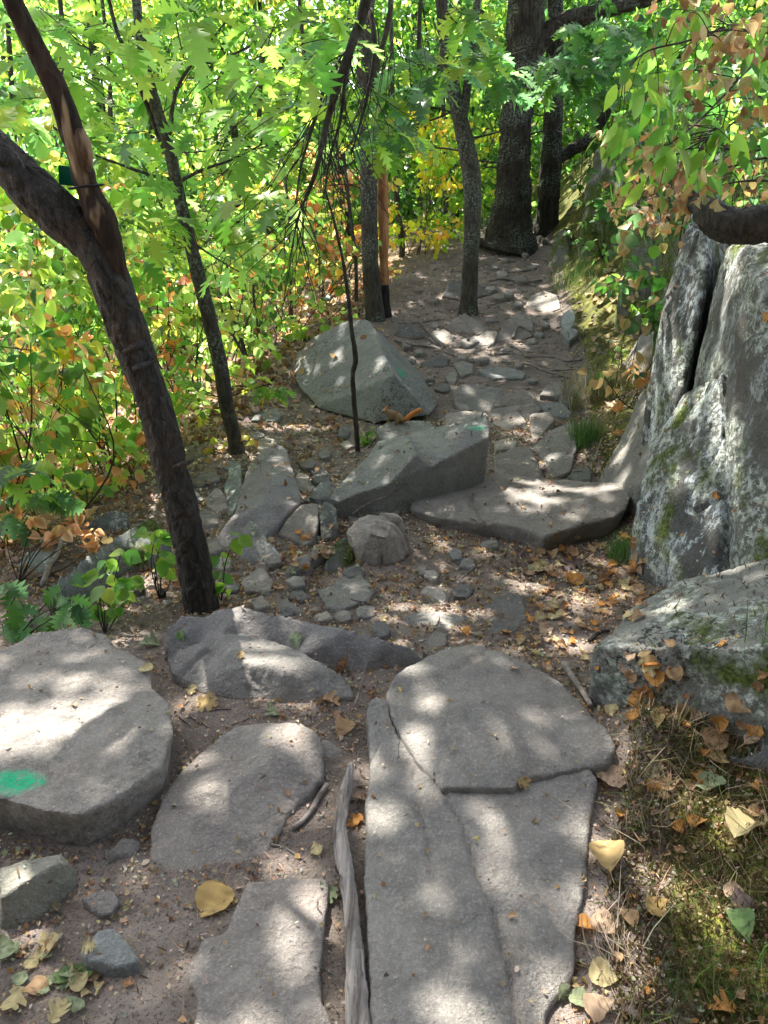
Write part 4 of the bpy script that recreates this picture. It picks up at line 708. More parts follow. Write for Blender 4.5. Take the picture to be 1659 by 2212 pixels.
UNDER = [  # u, v(base), y, height, radius, palette, weights, label
    (20, 900, 3.6, 1.0, .5, PALEG * 2 + GREEN[1:3] + BROWN[:2] + LIME + GREEN[:2] + AUT[:2], None, 'dry brown and yellow shrub at the left edge behind the near tree'),
    (130, 980, 4.2, .8, .5, PALEG * 2 + GREEN[1:3] + AUT + BROWN[:2] + LIME, None, 'withered orange brown shrub just left of the leaning near trunk'),
    (230, 930, 4.6, 1.0, .5, PALEG * 2 + GREEN[1:3] + LIME + GREEN[1:3] + LIME + AUT[:2] + BROWN[:1], None, 'yellow green shrub directly left of the near trunk at mid height'),
    (60, 760, 4.8, 1.3, .6, PALEG * 2 + GREEN[1:3] + GREEN + LIME + AUT[:1], None, 'bushy green shrub with yellow leaves high on the left edge'),
    (200, 780, 5.4, 1.3, .6, PALEG * 2 + GREEN[1:3] + LIME + AUT, None, 'tall shrub with green and orange leaves behind the near trunk on the left'),
    (330, 880, 5.4, .9, .45, PALEG * 2 + GREEN[1:3] + AUT + BROWN[:1] + LIME, None, 'low orange shrub showing right of the near trunk'),
    (400, 800, 6.0, 1.1, .5, PALEG * 2 + GREEN[1:3] + GREEN + LIME + AUT[1:3], None, 'mixed green shrub between the near trunk and the slim oak'),
    (470, 760, 6.6, 1.1, .5, PALEG * 2 + GREEN[1:3] + AUT + LIME, None, 'golden shrub directly behind the slim young oak'),
    (560, 740, 7.2, 1.0, .45, PALEG * 2 + GREEN[1:3] + LIME + GREEN + AUT[:2], None, 'lime green shrub right of the slim young oak'),
    (640, 720, 7.8, 1.1, .45, PALEG * 2 + GREEN[1:3] + GREEN + AUT[:3], None, 'green and orange shrub behind the left shoulder of the big boulder'),
    (700, 670, 8.6, 1.2, .45, AUT + LIME[:2], None, 'orange yellow shrub behind the top of the big boulder'),
    (740, 630, 9.6, 1.3, .5, AUT[:3] + BROWN[:2] + GREEN[:1], None, 'rusty leaved shrub left of the twin trunks'),
    (900, 590, 10.5, 1.7, .6, [(.55, .50, .04), (.40, .45, .04), (.6, .42, .05), (.2, .36, .03)], None, 'glowing yellow shrub between the peeled trunk and the forked tree'),
    (970, 560, 11.5, 1.5, .6, [(.45, .48, .04), (.25, .40, .03), (.14, .30, .03)], None, 'yellow green shrub just left of the forked tree'),
    (620, 560, 10.5, 1.5, .7, PALEG * 2 + GREEN[1:3] + LIME + AUT[:3], None, 'tall sunlit shrub left of the hanging dead twigs'),
    (330, 620, 8.5, 1.5, .7, GREEN + LIME, None, 'deep green shrub behind the leaning near trunk'),
    (120, 560, 8.0, 1.6, .8, GREEN + TEAL, None, 'dark green shrub far left above the yellow shrubs'),
    (480, 600, 9.0, 1.5, .7, PALEG * 2 + GREEN[1:3] + GREEN + LIME + AUT[:2], None, 'green shrub with orange flecks behind the slim young oak'),
    (1040, 560, 13, 1.5, .6, GREEN + LIME, None, 'bright green shrub between the forked tree and the big oak'),
    (1240, 560, 11.5, 1.3, .5, GREEN, None, 'fresh green shrub at the foot of the bent oak'),
    (1300, 520, 13, 1.8, .8, GREEN + LIME[:1], None, 'green shrub behind the mossy outcrop'),
    (1570, 330, 4.7, .5, .5, GREEN + BROWN[:2] + TEAL[:1], None, 'shrub with green and brown leaves growing on top of the cliff'),
    (1500, 200, 8.2, .8, .6, GREEN + LIME[:1], None, 'green shrub high on the slope behind the hanging branch'),
    (1660, 240, 6, .8, .6, GREEN + LIME[:1], None, 'green shrub on the high slope at the right edge'),
    (-120, 1000, 3.6, 1.3, .5, GREEN + AUT, None, 'shrub cut by the left edge of the view')]
for i, (u, v, y, h, r, cols, w, lb) in enumerate(UNDER):
    b = PY(u, v, y); b[2] = float(ground(b[0], b[1])); top = PY(u, v, y)[2] + h * .9
    H = max(h, top - b[2]); k = int(31 * (r / .5) ** 1.5 * max(1, H / 1.2)); sz = (.055, .10) if y < 7 else (.065, .11)
    c = np.c_[b[0] + rng.normal(size=k) * r * .6, b[1] + rng.normal(size=k) * r * .5, b[2] + rng.uniform(.05, 1, k) ** .9 * H]
    leafy('shrub', lb, 'shrub', b, c, rng.uniform(.07, .17, k), 14 if y > 5 else 17, T_OV + T_RO + T_LA[:1] + T_DRY[:1] if y < 7 else T_SI + T_RO, sz, cols, w, stems=7, droop=.8, sr=.007)
# background trees: crowns as wide clumps at 11..26 m, each on its own trunk
BG = [(-60, 12, 'rounded green tree far back at the left edge'), (110, 15, 'tree with light green crown behind the fork of the near tree'), (260, 13, 'leafy tree filling the gap left of the slim young oak'), (400, 16, 'tall tree behind the slim young oak crown'), (520, 14, 'tree with pale sunlit leaves right of the slim young oak'), (640, 17, 'tree behind the hanging dead branches on their left'),
      (760, 15, 'tree directly behind the mossy barked trunk'), (880, 18, 'tree between the peeled trunk and the forked tree, far back'), (1000, 16, 'tree behind the forked slender tree'), (1080, 20, 'tree far behind and left of the massive oak'), (1230, 17, 'tree filling the gap right of the bent oak'), (1340, 19, 'tree above the mossy outcrop'), (1480, 15, 'tree on the slope above the cliff'), (1640, 13, 'tree behind the hanging branches at the right edge'), (1800, 12, 'tree beyond the right edge'), (-260, 10, 'tree beyond the left edge')]
for u, y, lb in BG:
    x = (u - CX) / FPX * y * .98; b = np.array([x, y, float(ground(x, y))]); k = 210
    bright = u < 760; cols = (LIME + GREEN) if bright else (GREEN + TEAL[:1] + LIME[:2])
    z0 = b[2] + .1; ztop = CAMZ + y * .26
    c = np.c_[x + rng.normal(size=k) * 1.15, y + rng.normal(size=k) * 1.1, rng.uniform(z0, ztop, k)]
    f = y / 14
    r_ = leafy('leafy_tree', lb, 'tree', b, c, np.full(k, .34 * f), 24, T_SI + T_OV[:1], (.10 * f, .17 * f), cols, None, stems=4, droop=.6, sr=.03)
    st = MB(); st.tube([b - [0, 0, .1], b + [rng.normal() * .2, 0, 1.5], b + [rng.normal() * .3, 0, 5.]], .09, .05, 6, 8); child('trunk', st.mesh(), BARK_SLIM, r_)
# far forest: one mass
mb = MB(); n = 26000; ang = rng.uniform(-.9, .9, n); dist = rng.uniform(23, 34, n); zz = rng.uniform(-1.5, 13, n)
p = np.c_[np.sin(ang) * dist, np.cos(ang) * dist, zz]; dens = fbm(p * .35, 3, 5); p = p[dens > -.12]; n = len(p)
scatter(T_SI, p, rng.normal(size=(n, 3)) - [0, 0, .4], rng.normal(size=(n, 3)) * .6 + [0, 0, 1], rng.uniform(.35, .7, n), pal(n, GREEN + LIME[:3]), mb)
tag(link('distant_forest', mb.mesh(), LEAF), 'sunlit green mass of distant forest foliage', 'forest', kind='stuff')
# --- young oak crown: clusters traced from the photograph
def oak_cluster(mb, tw, p, src, n, size, cols, tmpl=T_OAK, spread=.11):
    mid = (p + src) / 2 + rng.normal(size=3) * .04 + [0, 0, .03]; L_ = np.linalg.norm(p - src); src = src if L_ < .45 else p + (src - p) * .45 / L_ ; mid = (p + src) / 2 + rng.normal(size=3) * .05 + [0, 0, .03]; tw.tube([src, mid, p], .003, .0014, 4, 4)
    a = rng.uniform(0, 2 * math.pi, n); d = np.c_[np.cos(a), np.sin(a), rng.uniform(-.9, .15, n)]
    loc = p + d * rng.uniform(.01, spread * .5, n)[:, None]
    scatter(tmpl, loc, d, np.c_[rng.normal(size=n) * .35, rng.normal(size=n) * .35, np.ones(n)], rng.uniform(size[0], size[1], n), pal(n, cols, None, .2), mb)
lv, tw = MB(), MB(); path = trunk_path([(514, 992), (490, 880), (455, 700), (430, 600), (405, 500), (382, 400), (365, 320), (340, 240), (315, 150), (300, 60), (290, -60)], ys)
OC = [(40, 30), (95, 25), (150, 40), (60, 100), (110, 60), (180, 70), (230, 30), (270, 70), (330, 40), (370, 30), (420, 40), (470, 30), (530, 20), (560, 60), (500, 90), (600, 90), (640, 60), (690, 60), (720, 30), (440, 110), (390, 110), (350, 70), (250, 120), (200, 150), (150, 130), (120, 180), (180, 210), (230, 190), (420, 190), (470, 170), (520, 150), (570, 150), (620, 140), (670, 170), (540, 220), (590, 230), (640, 220), (500, 230), (440, 230), (390, 250), (340, 200), (560, 290), (600, 300), (520, 320), (470, 300), (420, 300), (400, 350), (350, 330), (290, 290), (250, 270), (210, 300), (240, 350), (620, 350), (570, 350), (540, 390), (600, 400), (300, 390), (270, 430), (250, 460), (330, 430), (380, 440), (430, 450), (470, 460), (500, 430), (530, 480), (480, 510), (560, 510), (450, 540), (520, 560), (400, 480), (350, 470), (300, 480), (310, 530), (60, 250), (30, 200), (20, 120), (90, 300), (700, 120), (740, 90), (660, 300), (630, 440), (590, 460), (480, 380), (440, 380), (290, 160), (180, 270)]
for (u, v) in OC:
    for rep in range(2 if rng.random() < .45 else 1):
        q = PY(u + rng.normal() * 14, v + rng.normal() * 12, ys + (rng.uniform(-1.4, 1.2) if abs(u - np.interp(v, [0, 240, 400, 600], [300, 340, 385, 430])) > 35 else rng.uniform(.2, 1.2))); s = path[np.argmin(np.linalg.norm(path - q - [0, 0, -.25], axis=1))]
        oak_cluster(lv, tw, q, s + (q - s) * .45, 4, (.13, .22), LIME[:3] + GREEN[1:3] + PALEG[:2])
child('foliage', lv.mesh(), LEAF, slim); child('twigs', tw.mesh(), BARK_TWIG, slim)
# low leafy shoots of the slim oak near its foot
lv, tw = MB(), MB()
for (u, v) in [(390, 870), (430, 860), (350, 890), (450, 880), (560, 835), (600, 830), (575, 850), (540, 820)]:
    q = PY(u, v, 4.9); oak_cluster(lv, tw, q, PY(485, 860, ys), 5, (.08, .14), LIME)
child('low_foliage', lv.mesh(), LEAF, slim); child('low_twigs', tw.mesh(), BARK_TWIG, slim)
# blue green lobed foliage hanging before the oaks
def cluster_thing(name, label, cat, base, spots, y0, y1, cols, size, n, tmpl, rep=2, mat=BARK_TWIG):
    root = empty(name, base, label, cat); lv, tw = MB(), MB(); b = np.array(base)
    for (u, v) in spots:
        for _ in range(rep):
            q = PY(u + rng.normal() * 10, v + rng.normal() * 10, rng.uniform(y0, y1)); oak_cluster(lv, tw, q, b + (q - b) * .55, n, size, cols, tmpl)
    child('foliage', lv.mesh(), LEAF, root); child('twigs', tw.mesh(), mat, root); return root
cluster_thing('oak_bough', 'blue green oak bough hanging across the massive oak trunk', 'branch', PY(1330, 60, 8), [(1075, 130), (1100, 160), (1090, 190), (1190, 130), (1230, 110), (1260, 150), (1220, 160), (1290, 120), (1330, 100), (1250, 60), (1300, 60), (1200, 190), (1330, 160), (1370, 110), (1280, 190), (1350, 60)], 7.6, 9, TEAL + GREEN[1:2], (.16, .26), 6, T_OAK, 3)
cluster_thing('oak_bough', 'pale green oak bough hanging beside the dead branches at the top centre', 'branch', PY(860, -100, 5.5), [(700, 60), (690, 150), (690, 230), (730, 190), (820, 240), (850, 220), (810, 200), (840, 270), (880, 300), (830, 310), (920, 180), (1020, 60), (1040, 110), (1010, 30), (740, 300), (880, 130), (1000, 150)], 5.2, 6.5, LIME[:3] + TEAL, (.14, .22), 5, T_OAK, 3)
# --- hanging branches upper right with long green and dried leaves
def hang(name, label, br, y, spots_g, spots_b, sz, seed):
    b = PY(*br[0][0], y); root = empty(name, b, label, 'branch'); st, lg, lb_ = MB(), MB(), MB(); pts = []
    for line in br:
        q = np.array([PY(u, v, y + .25 * math.sin(i + seed)) for i, (u, v) in enumerate(line)]); st.tube(list(q), .0055, .0018, 6, 6); pts.append(crom(q, 6))
    pts = np.vstack(pts)
    for spots, mb_, cols, tm, k in ((spots_g, lg, LIME[:3] + GREEN[:3], T_LA, 4), (spots_b, lb_, BROWN + [(.60, .36, .12), (.58, .40, .18), (.6, .5, .16)], T_DRY + T_LA, 7)):
        for (u, v) in spots:
            q = PY(u + rng.normal() * 12, v + rng.normal() * 12, y + rng.uniform(-.3, .35)); s = pts[np.argmin(np.linalg.norm(pts - q, axis=1))]; st.tube([s, (s + q) / 2 + [0, 0, .02], q], .002, .001, 3, 4)
            n = k; a = rng.uniform(0, 6.28, n); d = np.c_[np.cos(a) * .7, np.sin(a) * .7, rng.uniform(-1.4, -.5, n)]
            scatter(tm, q + rng.normal(size=(n, 3)) * (.03 if mb_ is lg else .045), d, np.c_[rng.normal(size=n), rng.normal(size=n), np.full(n, .5)], rng.uniform(*sz, n) * (1 if mb_ is lg else .5), pal(n, cols, None, .2), mb_)
    child('branches', st.mesh(), BARK_TWIG, root)
    if lg.V: child('green_leaves', lg.mesh(), LEAF, root)
    if lb_.V: child('dry_leaves', lb_.mesh(), DRY, root)
    return root
hang('hanging_branch', 'branch at the upper right with long pointed green leaves and dried orange ones', [[(1760, 90), (1659, 70), (1560, 65), (1480, 90), (1400, 110), (1350, 150)], [(1760, 60), (1640, 130), (1560, 210), (1500, 270), (1420, 330)], [(1760, 230), (1640, 240), (1560, 280), (1470, 330), (1380, 370)]], 3.0,
     [(1390, 100), (1400, 160), (1420, 60), (1440, 130), (1450, 190), (1470, 230), (1430, 250), (1480, 170), (1500, 130), (1390, 200), (1360, 230), (1370, 290), (1350, 330), (1400, 330), (1340, 370), (1440, 300), (1480, 290), (1520, 240), (1500, 60), (1540, 40), (1600, 50), (1640, 140), (1640, 200), (1620, 260), (1560, 250), (1530, 330), (1400, 400), (1430, 385), (1460, 30), (1570, 330), (1590, 300), (1380, 140), (1410, 210), (1460, 340), (1370, 190), (1500, 390), (1340, 300), (1650, 60)],
     [(1450, 30), (1480, 40), (1530, 30), (1560, 80), (1590, 60), (1540, 110), (1530, 160), (1560, 150), (1580, 110), (1480, 150), (1500, 170), (1590, 190), (1640, 20), (1650, 90), (1400, 300), (1430, 290), (1400, 340), (1440, 340), (1420, 400), (1470, 400), (1490, 420), (1640, 220), (1590, 280), (1620, 70), (1570, 20)], (.065, .118), 1)
hang('dry_branch', 'brittle branch with withered tan leaves drooping over the cliff', [[(1760, 330), (1659, 340), (1580, 360), (1500, 380), (1430, 420), (1370, 440)], [(1760, 400), (1640, 390), (1560, 400), (1480, 430)], [(1720, 300), (1600, 330), (1530, 300), (1450, 330)]], 3.3, [(1500, 360), (1600, 350)],
     [(1390, 420), (1410, 440), (1440, 430), (1470, 440), (1500, 400), (1360, 430), (1420, 380), (1450, 370), (1520, 430), (1640, 375), (1650, 400), (1632, 460), (1380, 400), (1350, 460), (1480, 470), (1400, 470), (1560, 380)], (.06, .10), 4)
# --- hanging dead branch cluster in the centre
root = empty('dead_bough', PY(800, -60, 4.0), 'bare dead bough with many thin drooping twigs hanging from the top centre', 'dead branch')
st = MB(); mains = [[(805, -60), (780, 40), (755, 110), (728, 190), (705, 270), (690, 340), (672, 400), (655, 440), (640, 480)], [(790, 0), (765, 90), (745, 180), (735, 260), (715, 330), (700, 420)], [(800, 20), (810, 110), (795, 200), (780, 260), (760, 330)], [(770, 80), (735, 130), (705, 180), (680, 260), (650, 360), (640, 440)]]
pp = []
for k, l in enumerate(mains):
    q = np.array([PY(u, v, 4.0 + .12 * k + .05 * math.sin(i * 2 + k)) for i, (u, v) in enumerate(l)]); st.tube(list(q), (.026 if k == 0 else .014), .004, 6, 7, lump=.1); pp.append(crom(q, 8))
pp = np.vstack(pp); twg = MB()
for i in range(85):
    s = pp[rng.integers(len(pp))]; L = rng.uniform(.15, .6); d = np.array([rng.uniform(-.75, .35), rng.uniform(-.5, .5), -rng.uniform(.5, 1.2)]); d /= np.linalg.norm(d)
    a = s + d * L * .4 + rng.normal(size=3) * .03; e = a + (d + [rng.normal() * .5, rng.normal() * .3, -.2 + rng.normal() * .3]) * L * .5; e = a + (e - a) * min(1, .3 / (np.linalg.norm(e - a) + 1e-6)); twg.tube([s, a, e, e + (e - a) * .3 + rng.normal(size=3) * .03], .0032, .0009, 4, 4)
child('main_stems', st.mesh(), BARK_TWIG, root); child('twigs', twg.mesh(), BARK_TWIG, root)
# bare side twigs across the forked tree and twin trunks (dead lower limbs)
def limbset(name, label, lines, y, w, par=None):
    base = PY(*lines[0][0], y); root = par or empty(name, base, label, 'dead branch'); mb = MB()
    for l in lines:
        q = np.array([PY(u, v, y + .1 * math.sin(i * 1.7)) for i, (u, v) in enumerate(l)]); mb.tube(list(q), w, w * .3, 6, 5); qq = crom(q, 5)
        for k in range(5):
            s = qq[rng.integers(len(qq) // 3, len(qq))]; e = s + rng.normal(size=3) * [.25, .15, .12] - [0, 0, .08]; mb.tube([s, (s + e) / 2 + rng.normal(size=3) * .03, e], w * .3, w * .1, 3, 4)
    child('dead_twigs' if par else 'twigs', mb.mesh(), BARK_TWIG, root)
limbset('', '', [[(1012, 330), (960, 320), (900, 322), (840, 335)], [(1000, 250), (950, 235), (880, 225), (820, 230)], [(1015, 300), (1060, 290), (1110, 275)], [(1015, 345), (1060, 350), (1100, 352)], [(970, 130), (920, 150), (870, 130)], [(1000, 230), (930, 260), (860, 275), (820, 280)]], yf, .012, fork)
limbset('', '', [[(795, 330), (740, 360), (690, 350), (640, 370)], [(792, 250), (740, 230), (690, 260)], [(800, 420), (760, 400), (700, 400)], [(795, 180), (850, 150), (900, 160)]], yt, .010, twin)
limbset('', '', [[(1115, 300), (1180, 282), (1230, 290)], [(1120, 230), (1170, 250), (1210, 220)], [(1106, 380), (1060, 360), (1030, 375)]], yk, .014, oak)
limbset('dead_bough', 'thin bare branches crossing the foliage above the slim young oak', [[(640, 290), (560, 320), (470, 325), (380, 330), (240, 330)], [(560, 350), (500, 370), (430, 380)], [(640, 150), (500, 140), (380, 130), (220, 110), (110, 90)], [(540, 100), (460, 140), (420, 190)]], 6.5, .010)
# --- thick curved trunk lying on the cliff at the right
root = empty('curved_trunk', PY(1600, 515, 3.0), 'thick dark trunk curving along the top of the cliff at the right edge', 'tree')
mb = MB(); add_trunk(mb, [(1500, 395, 3.3), (1516, 432, 3.2), (1545, 470, 3.1), (1590, 488, 3.05), (1650, 482, 3.0), (1740, 470, 2.95), (1850, 400, 2.9)], [40, 62, 76, 84, 90, 90, 90], 3.0, .012, 30, 36, 18, .12, 5); child('trunk', mb.mesh(), BARK_NEAR, root)
# ------------------------------------------------------------------ roots and sticks
def stick(name, label, cat, px, w0, w1, mat, h=.012, sides=8, bark=.0, group=None, lump=.12, wl=None):
    q = []
    for p in px:
        u, v = p[:2]; hit, nn, _ = shot(u, v); q.append(np.array(hit) + np.array([0, 0, p[2] if len(p) > 2 else h]))
    q = crom(np.array(q), 8); dep = q[:, 1] * c_ - (q[:, 2] - CAMZ) * s_; t = np.linspace(0, 1, len(q))
    w = np.interp(t, np.linspace(0, 1, len(wl)), wl) if wl else np.linspace(w0, w1, len(q))
    me = MB(); me.add(*tube_np(q, w / 2 / FPX * dep, sides, bark, 60, int(px[0][0]), lump))
    return tag(link(name, me.mesh(), mat, None, tuple(q[0])), label, cat, group)
o = None
q = [P(u, v, h) for u, v, h in [(758, 1650, .07), (752, 1690, .07), (741, 1735, .07), (734, 1790, .07), (742, 1850, .065), (756, 1930, .065), (762, 2020, .065), (768, 2110, .07), (776, 2212, .07), (785, 2340, .07)]]
qq = crom(np.array(q), 26); dep = qq[:, 1] * c_ - (qq[:, 2] - CAMZ) * s_; wl = np.interp(np.linspace(0, 1, len(qq)), np.linspace(0, 1, 10), [14, 26, 30, 30, 36, 36, 42, 50, 56, 58])
mb = MB(); mb.add(*tube_np(qq, wl / 2 / FPX * dep, 30, .0045, 55, 4, .14)); tag(link('weathered_log', mb.mesh(), bark_mat('split_grey_wood', (.10, .085, .075), (.38, .345, .31), 2.2, 0, .07, None, 1), None, tuple(qq[-1])), 'long weathered grey log lying in the gap beside the great cracked slab', 'log')
stick('stick', 'short brown stick with cut end resting on the rounded slab', 'stick', [(631, 1794), (650, 1782), (672, 1757), (690, 1725), (706, 1700)], 12, 13, ROOT, .008)
for k, (px, w, lb) in enumerate([
    ([(1068, 767), (1108, 765), (1138, 772), (1188, 772), (1218, 780), (1258, 778)], 8, 'thick pale root snaking across the upper trail from its middle to the bank'),
    ([(1083, 783), (1138, 788), (1178, 803), (1228, 817)], 6, 'long thin root just below the thick pale root'),
    ([(1138, 780), (1198, 800), (1243, 797)], 5, 'short root branching between the two long trail roots'),
    ([(1103, 748), (1123, 758), (1138, 770)], 5, 'short stub of root above the thick pale root'),
    ([(853, 735), (888, 745), (938, 752), (963, 762), (1012, 782)], 7, 'root running right from behind the big angular boulder'),
    ([(908, 697), (933, 727), (958, 752)], 6, 'root dropping between the dark angular stone and the sunlit stone'),
    ([(1108, 732), (1118, 708), (1128, 708), (1148, 718)], 8, 'forked pale root draped over the peaked rock'),
    ([(858, 738), (868, 750), (878, 760)], 4, 'small hooked root behind the big boulder'),
    ([(1058, 608), (1090, 602), (1130, 610), (1170, 606)], 7, 'root crossing the far trail, lowest of the far ones'),
    ([(1060, 585), (1100, 590), (1150, 582)], 6, 'root crossing the far trail, middle of the far ones'),
    ([(1075, 560), (1110, 566), (1160, 560), (1180, 566)], 6, 'root crossing the far trail just below the massive oak'),
    ([(860, 700), (900, 698), (945, 692), (960, 690)], 5, 'root at the foot of the twin trunks pointing right'),
    ([(1060, 660), (1090, 652), (1130, 655)], 5, 'root above the peaked rock')]):
    stick('root', lb, 'root', px, w, w * .6, ROOT, .004)
stick('fallen_branch', 'grey fallen branch lying on the left slope among dry leaves', 'branch', [(95, 1274), (110, 1235), (128, 1205), (134, 1175), (120, 1150)], 12, 8, DRIFT, .03)
stick('root', 'weathered root curving along the right side of the domed slab', 'root', [(1218, 1445), (1240, 1480), (1258, 1505), (1275, 1535)], 18, 12, DRIFT, .02, bark=.002)
stick('stick', 'dark stick leaning up from the soil at the left of the domed slab', 'stick', [(765, 1535), (780, 1500, .03), (793, 1462, .06)], 6, 5, ROOT)
stick('stick', 'pale stick under the overhang of the painted block', 'stick', [(762, 1118), (780, 1104), (812, 1088), (840, 1078)], 4, 3, DRIFT, .02)
stick('stick', 'thin grey stick upright beside the green grass tuft', 'stick', [(1285, 1000), (1290, 985, .04), (1297, 968, .06)], 4, 3, DRIFT)
stick('stick', 'dark slate like strip of bark near the mottled boulder', 'stick', [(1272, 1390), (1295, 1372), (1316, 1368)], 10, 6, CHAR)
# stray twigs: a group
tw_groups = [('short dark twig fallen in the soil gap left of the log', [(600, 1830), (640, 1850), (520, 1560), (470, 1535), (430, 1560), (690, 1960), (712, 2040), (700, 2100), (725, 2180), (400, 1560), (745, 1560)], 'twigs in the foreground soil gaps'),
             ('thin dry twig lying on the open trail soil', [(820, 1420), (900, 1260), (1010, 1240), (860, 1280), (960, 1290), (1180, 1290), (780, 1300), (1040, 1220), (940, 1350)], 'twigs on the open trail'),
             ('thin twig lying on the leafy ground left of the trail', [(640, 950), (600, 870), (560, 930), (690, 940), (480, 1010), (350, 1000), (650, 860), (420, 960)], 'twigs on the left litter')]
for lb, spots, gr in tw_groups:
    for k_, (u, v) in enumerate(sorted(spots)):
        lb2 = lb + (', leftmost' if k_ == 0 else ', ' + ['', 'second', 'third', 'fourth', 'fifth', 'sixth', 'seventh', 'eighth', 'ninth', 'tenth', 'eleventh'][k_] + ' from left')
        a = rng.uniform(0, 3.14); L = rng.uniform(14, 34) * (1 if v > 1200 else .7); dx, dy = math.cos(a) * L, math.sin(a) * L * .6
        stick('twig', lb2, 'twig', [(u - dx, v - dy), (u + rng.normal() * 3, v + rng.normal() * 3), (u + dx, v + dy)], rng.uniform(3, 6) * (1 if v > 1200 else .6), 2, ROOT, .004, 5, group=gr)
# ------------------------------------------------------------------ fallen leaves
def dryleaf_mesh(shape, col, curl, cup, fold, n=1):
    st = np.array({'round': ROUND, 'ovate': OVATE, 'oak': LOBED, 'redoak': OAK}[shape], float)
    if shape in ('round', 'ovate'):      # refine and serrate the edge
        t = np.linspace(0, 1, 15); w = np.interp(t, st[:, 0], st[:, 2]); w = w * (1 + .025 * np.where(np.arange(15) % 2, 1, -1)); w[-1] = .004; st = np.c_[t, np.full(15, .01), w]
    V = []; K = [-1, -.5, 0, .5, 1]
    for t, dt, w in st:
        for s in K: V.append([s * w, t + dt * abs(s), 0])
    V = np.array(V); m = len(st); x, y = V[:, 0], V[:, 1]
    r = .075 * fbm(np.c_[x * 5, y * 5, np.full(len(x), curl * 9)], 3, 6)
    V[:, 2] = np.abs(x) * fold + curl * (y - .45) ** 2 + cup * x * x * 3 + r * (1 + 3 * np.abs(x)); V[:, 2] -= V[:, 2].min() * .3; V[:, 1] -= .45
    F = [(i * 5 + j, i * 5 + j + 1, (i + 1) * 5 + j + 1, (i + 1) * 5 + j) for i in range(m - 1) for j in range(4)]
    mb = MB(); f = np.array(F); tri = np.vstack([f[:, :3], f[:, [0, 2, 3]]]); cc = np.array(col)[None] * (1 + .45 * fbm(V * 7, 3, int(curl * 50) + 60)[:, None]) * np.where(fbm(V * 16, 2, 9) > .38, .45, 1)[:, None] * np.where(np.abs(np.tile(K, m)) < .1, 1.25, 1)[:, None]
    mb.add(V, tri, cc); q = np.array([[0, -.42, V[2, 2]], [0.02, -.6, V[2, 2] + .02], [.05, -.8, V[2, 2] + .06]]); tv, tf = tube_np(q, np.array([.012, .01, .012]), 4); mb.add(tv, tf, np.array(col) * .8)
    return mb.mesh('fallen_leaf')
_lm = {}
def fallen(u, v, size_px, shape, colname, label, group=None, tilt=.35, lift=.006, rot=None):
    cols = {'tan': (.44, .29, .16), 'pale': (.52, .37, .25), 'yellow': (.46, .33, .15), 'orange': (.55, .27, .08), 'brown': (.33, .18, .09), 'green': (.15, .24, .09), 'grey': (.28, .33, .19), 'purple': (.15, .11, .10), 'cream': (.50, .42, .22), 'gold': (.50, .34, .13)}
    var = random.randrange(4); key = (shape, colname, var)
    if key not in _lm:
        cu, cp, fo = [(.2, .2, .08), (.5, .35, -.2), (-.4, .5, .25), (.9, -.5, .45)][var] if colname not in ('gold',) else (.1, .1, .03)
        me = dryleaf_mesh(shape, cols[colname], cu, cp, fo); me.materials.append(DRY); _lm[key] = me
    hit, nn, _ = shot(u, v); dep = hit[1] * c_ - (hit[2] - CAMZ) * s_
    o = bpy.data.objects.new('fallen_leaf', _lm[key]); C.objects.link(o)
    s = size_px / FPX * dep * (1.15 if tilt < .1 else .95); o.scale = (s, s, s * (1 if tilt else .6)); nn = (nn + Vector((0, -.15, .35)) + Vector(rng.normal(size=3) * tilt * .6)).normalized()
    o.rotation_mode = 'QUATERNION'; qn = nn.to_track_quat('Z', 'Y'); a = rot if rot is not None else rng.uniform(0, 6.28); o.rotation_quaternion = qn @ Matrix.Rotation(a, 3, 'Z').to_quaternion()
    o.location = hit + Vector((0, 0, lift + .06 * s)); return tag(o, label, 'leaf', group)
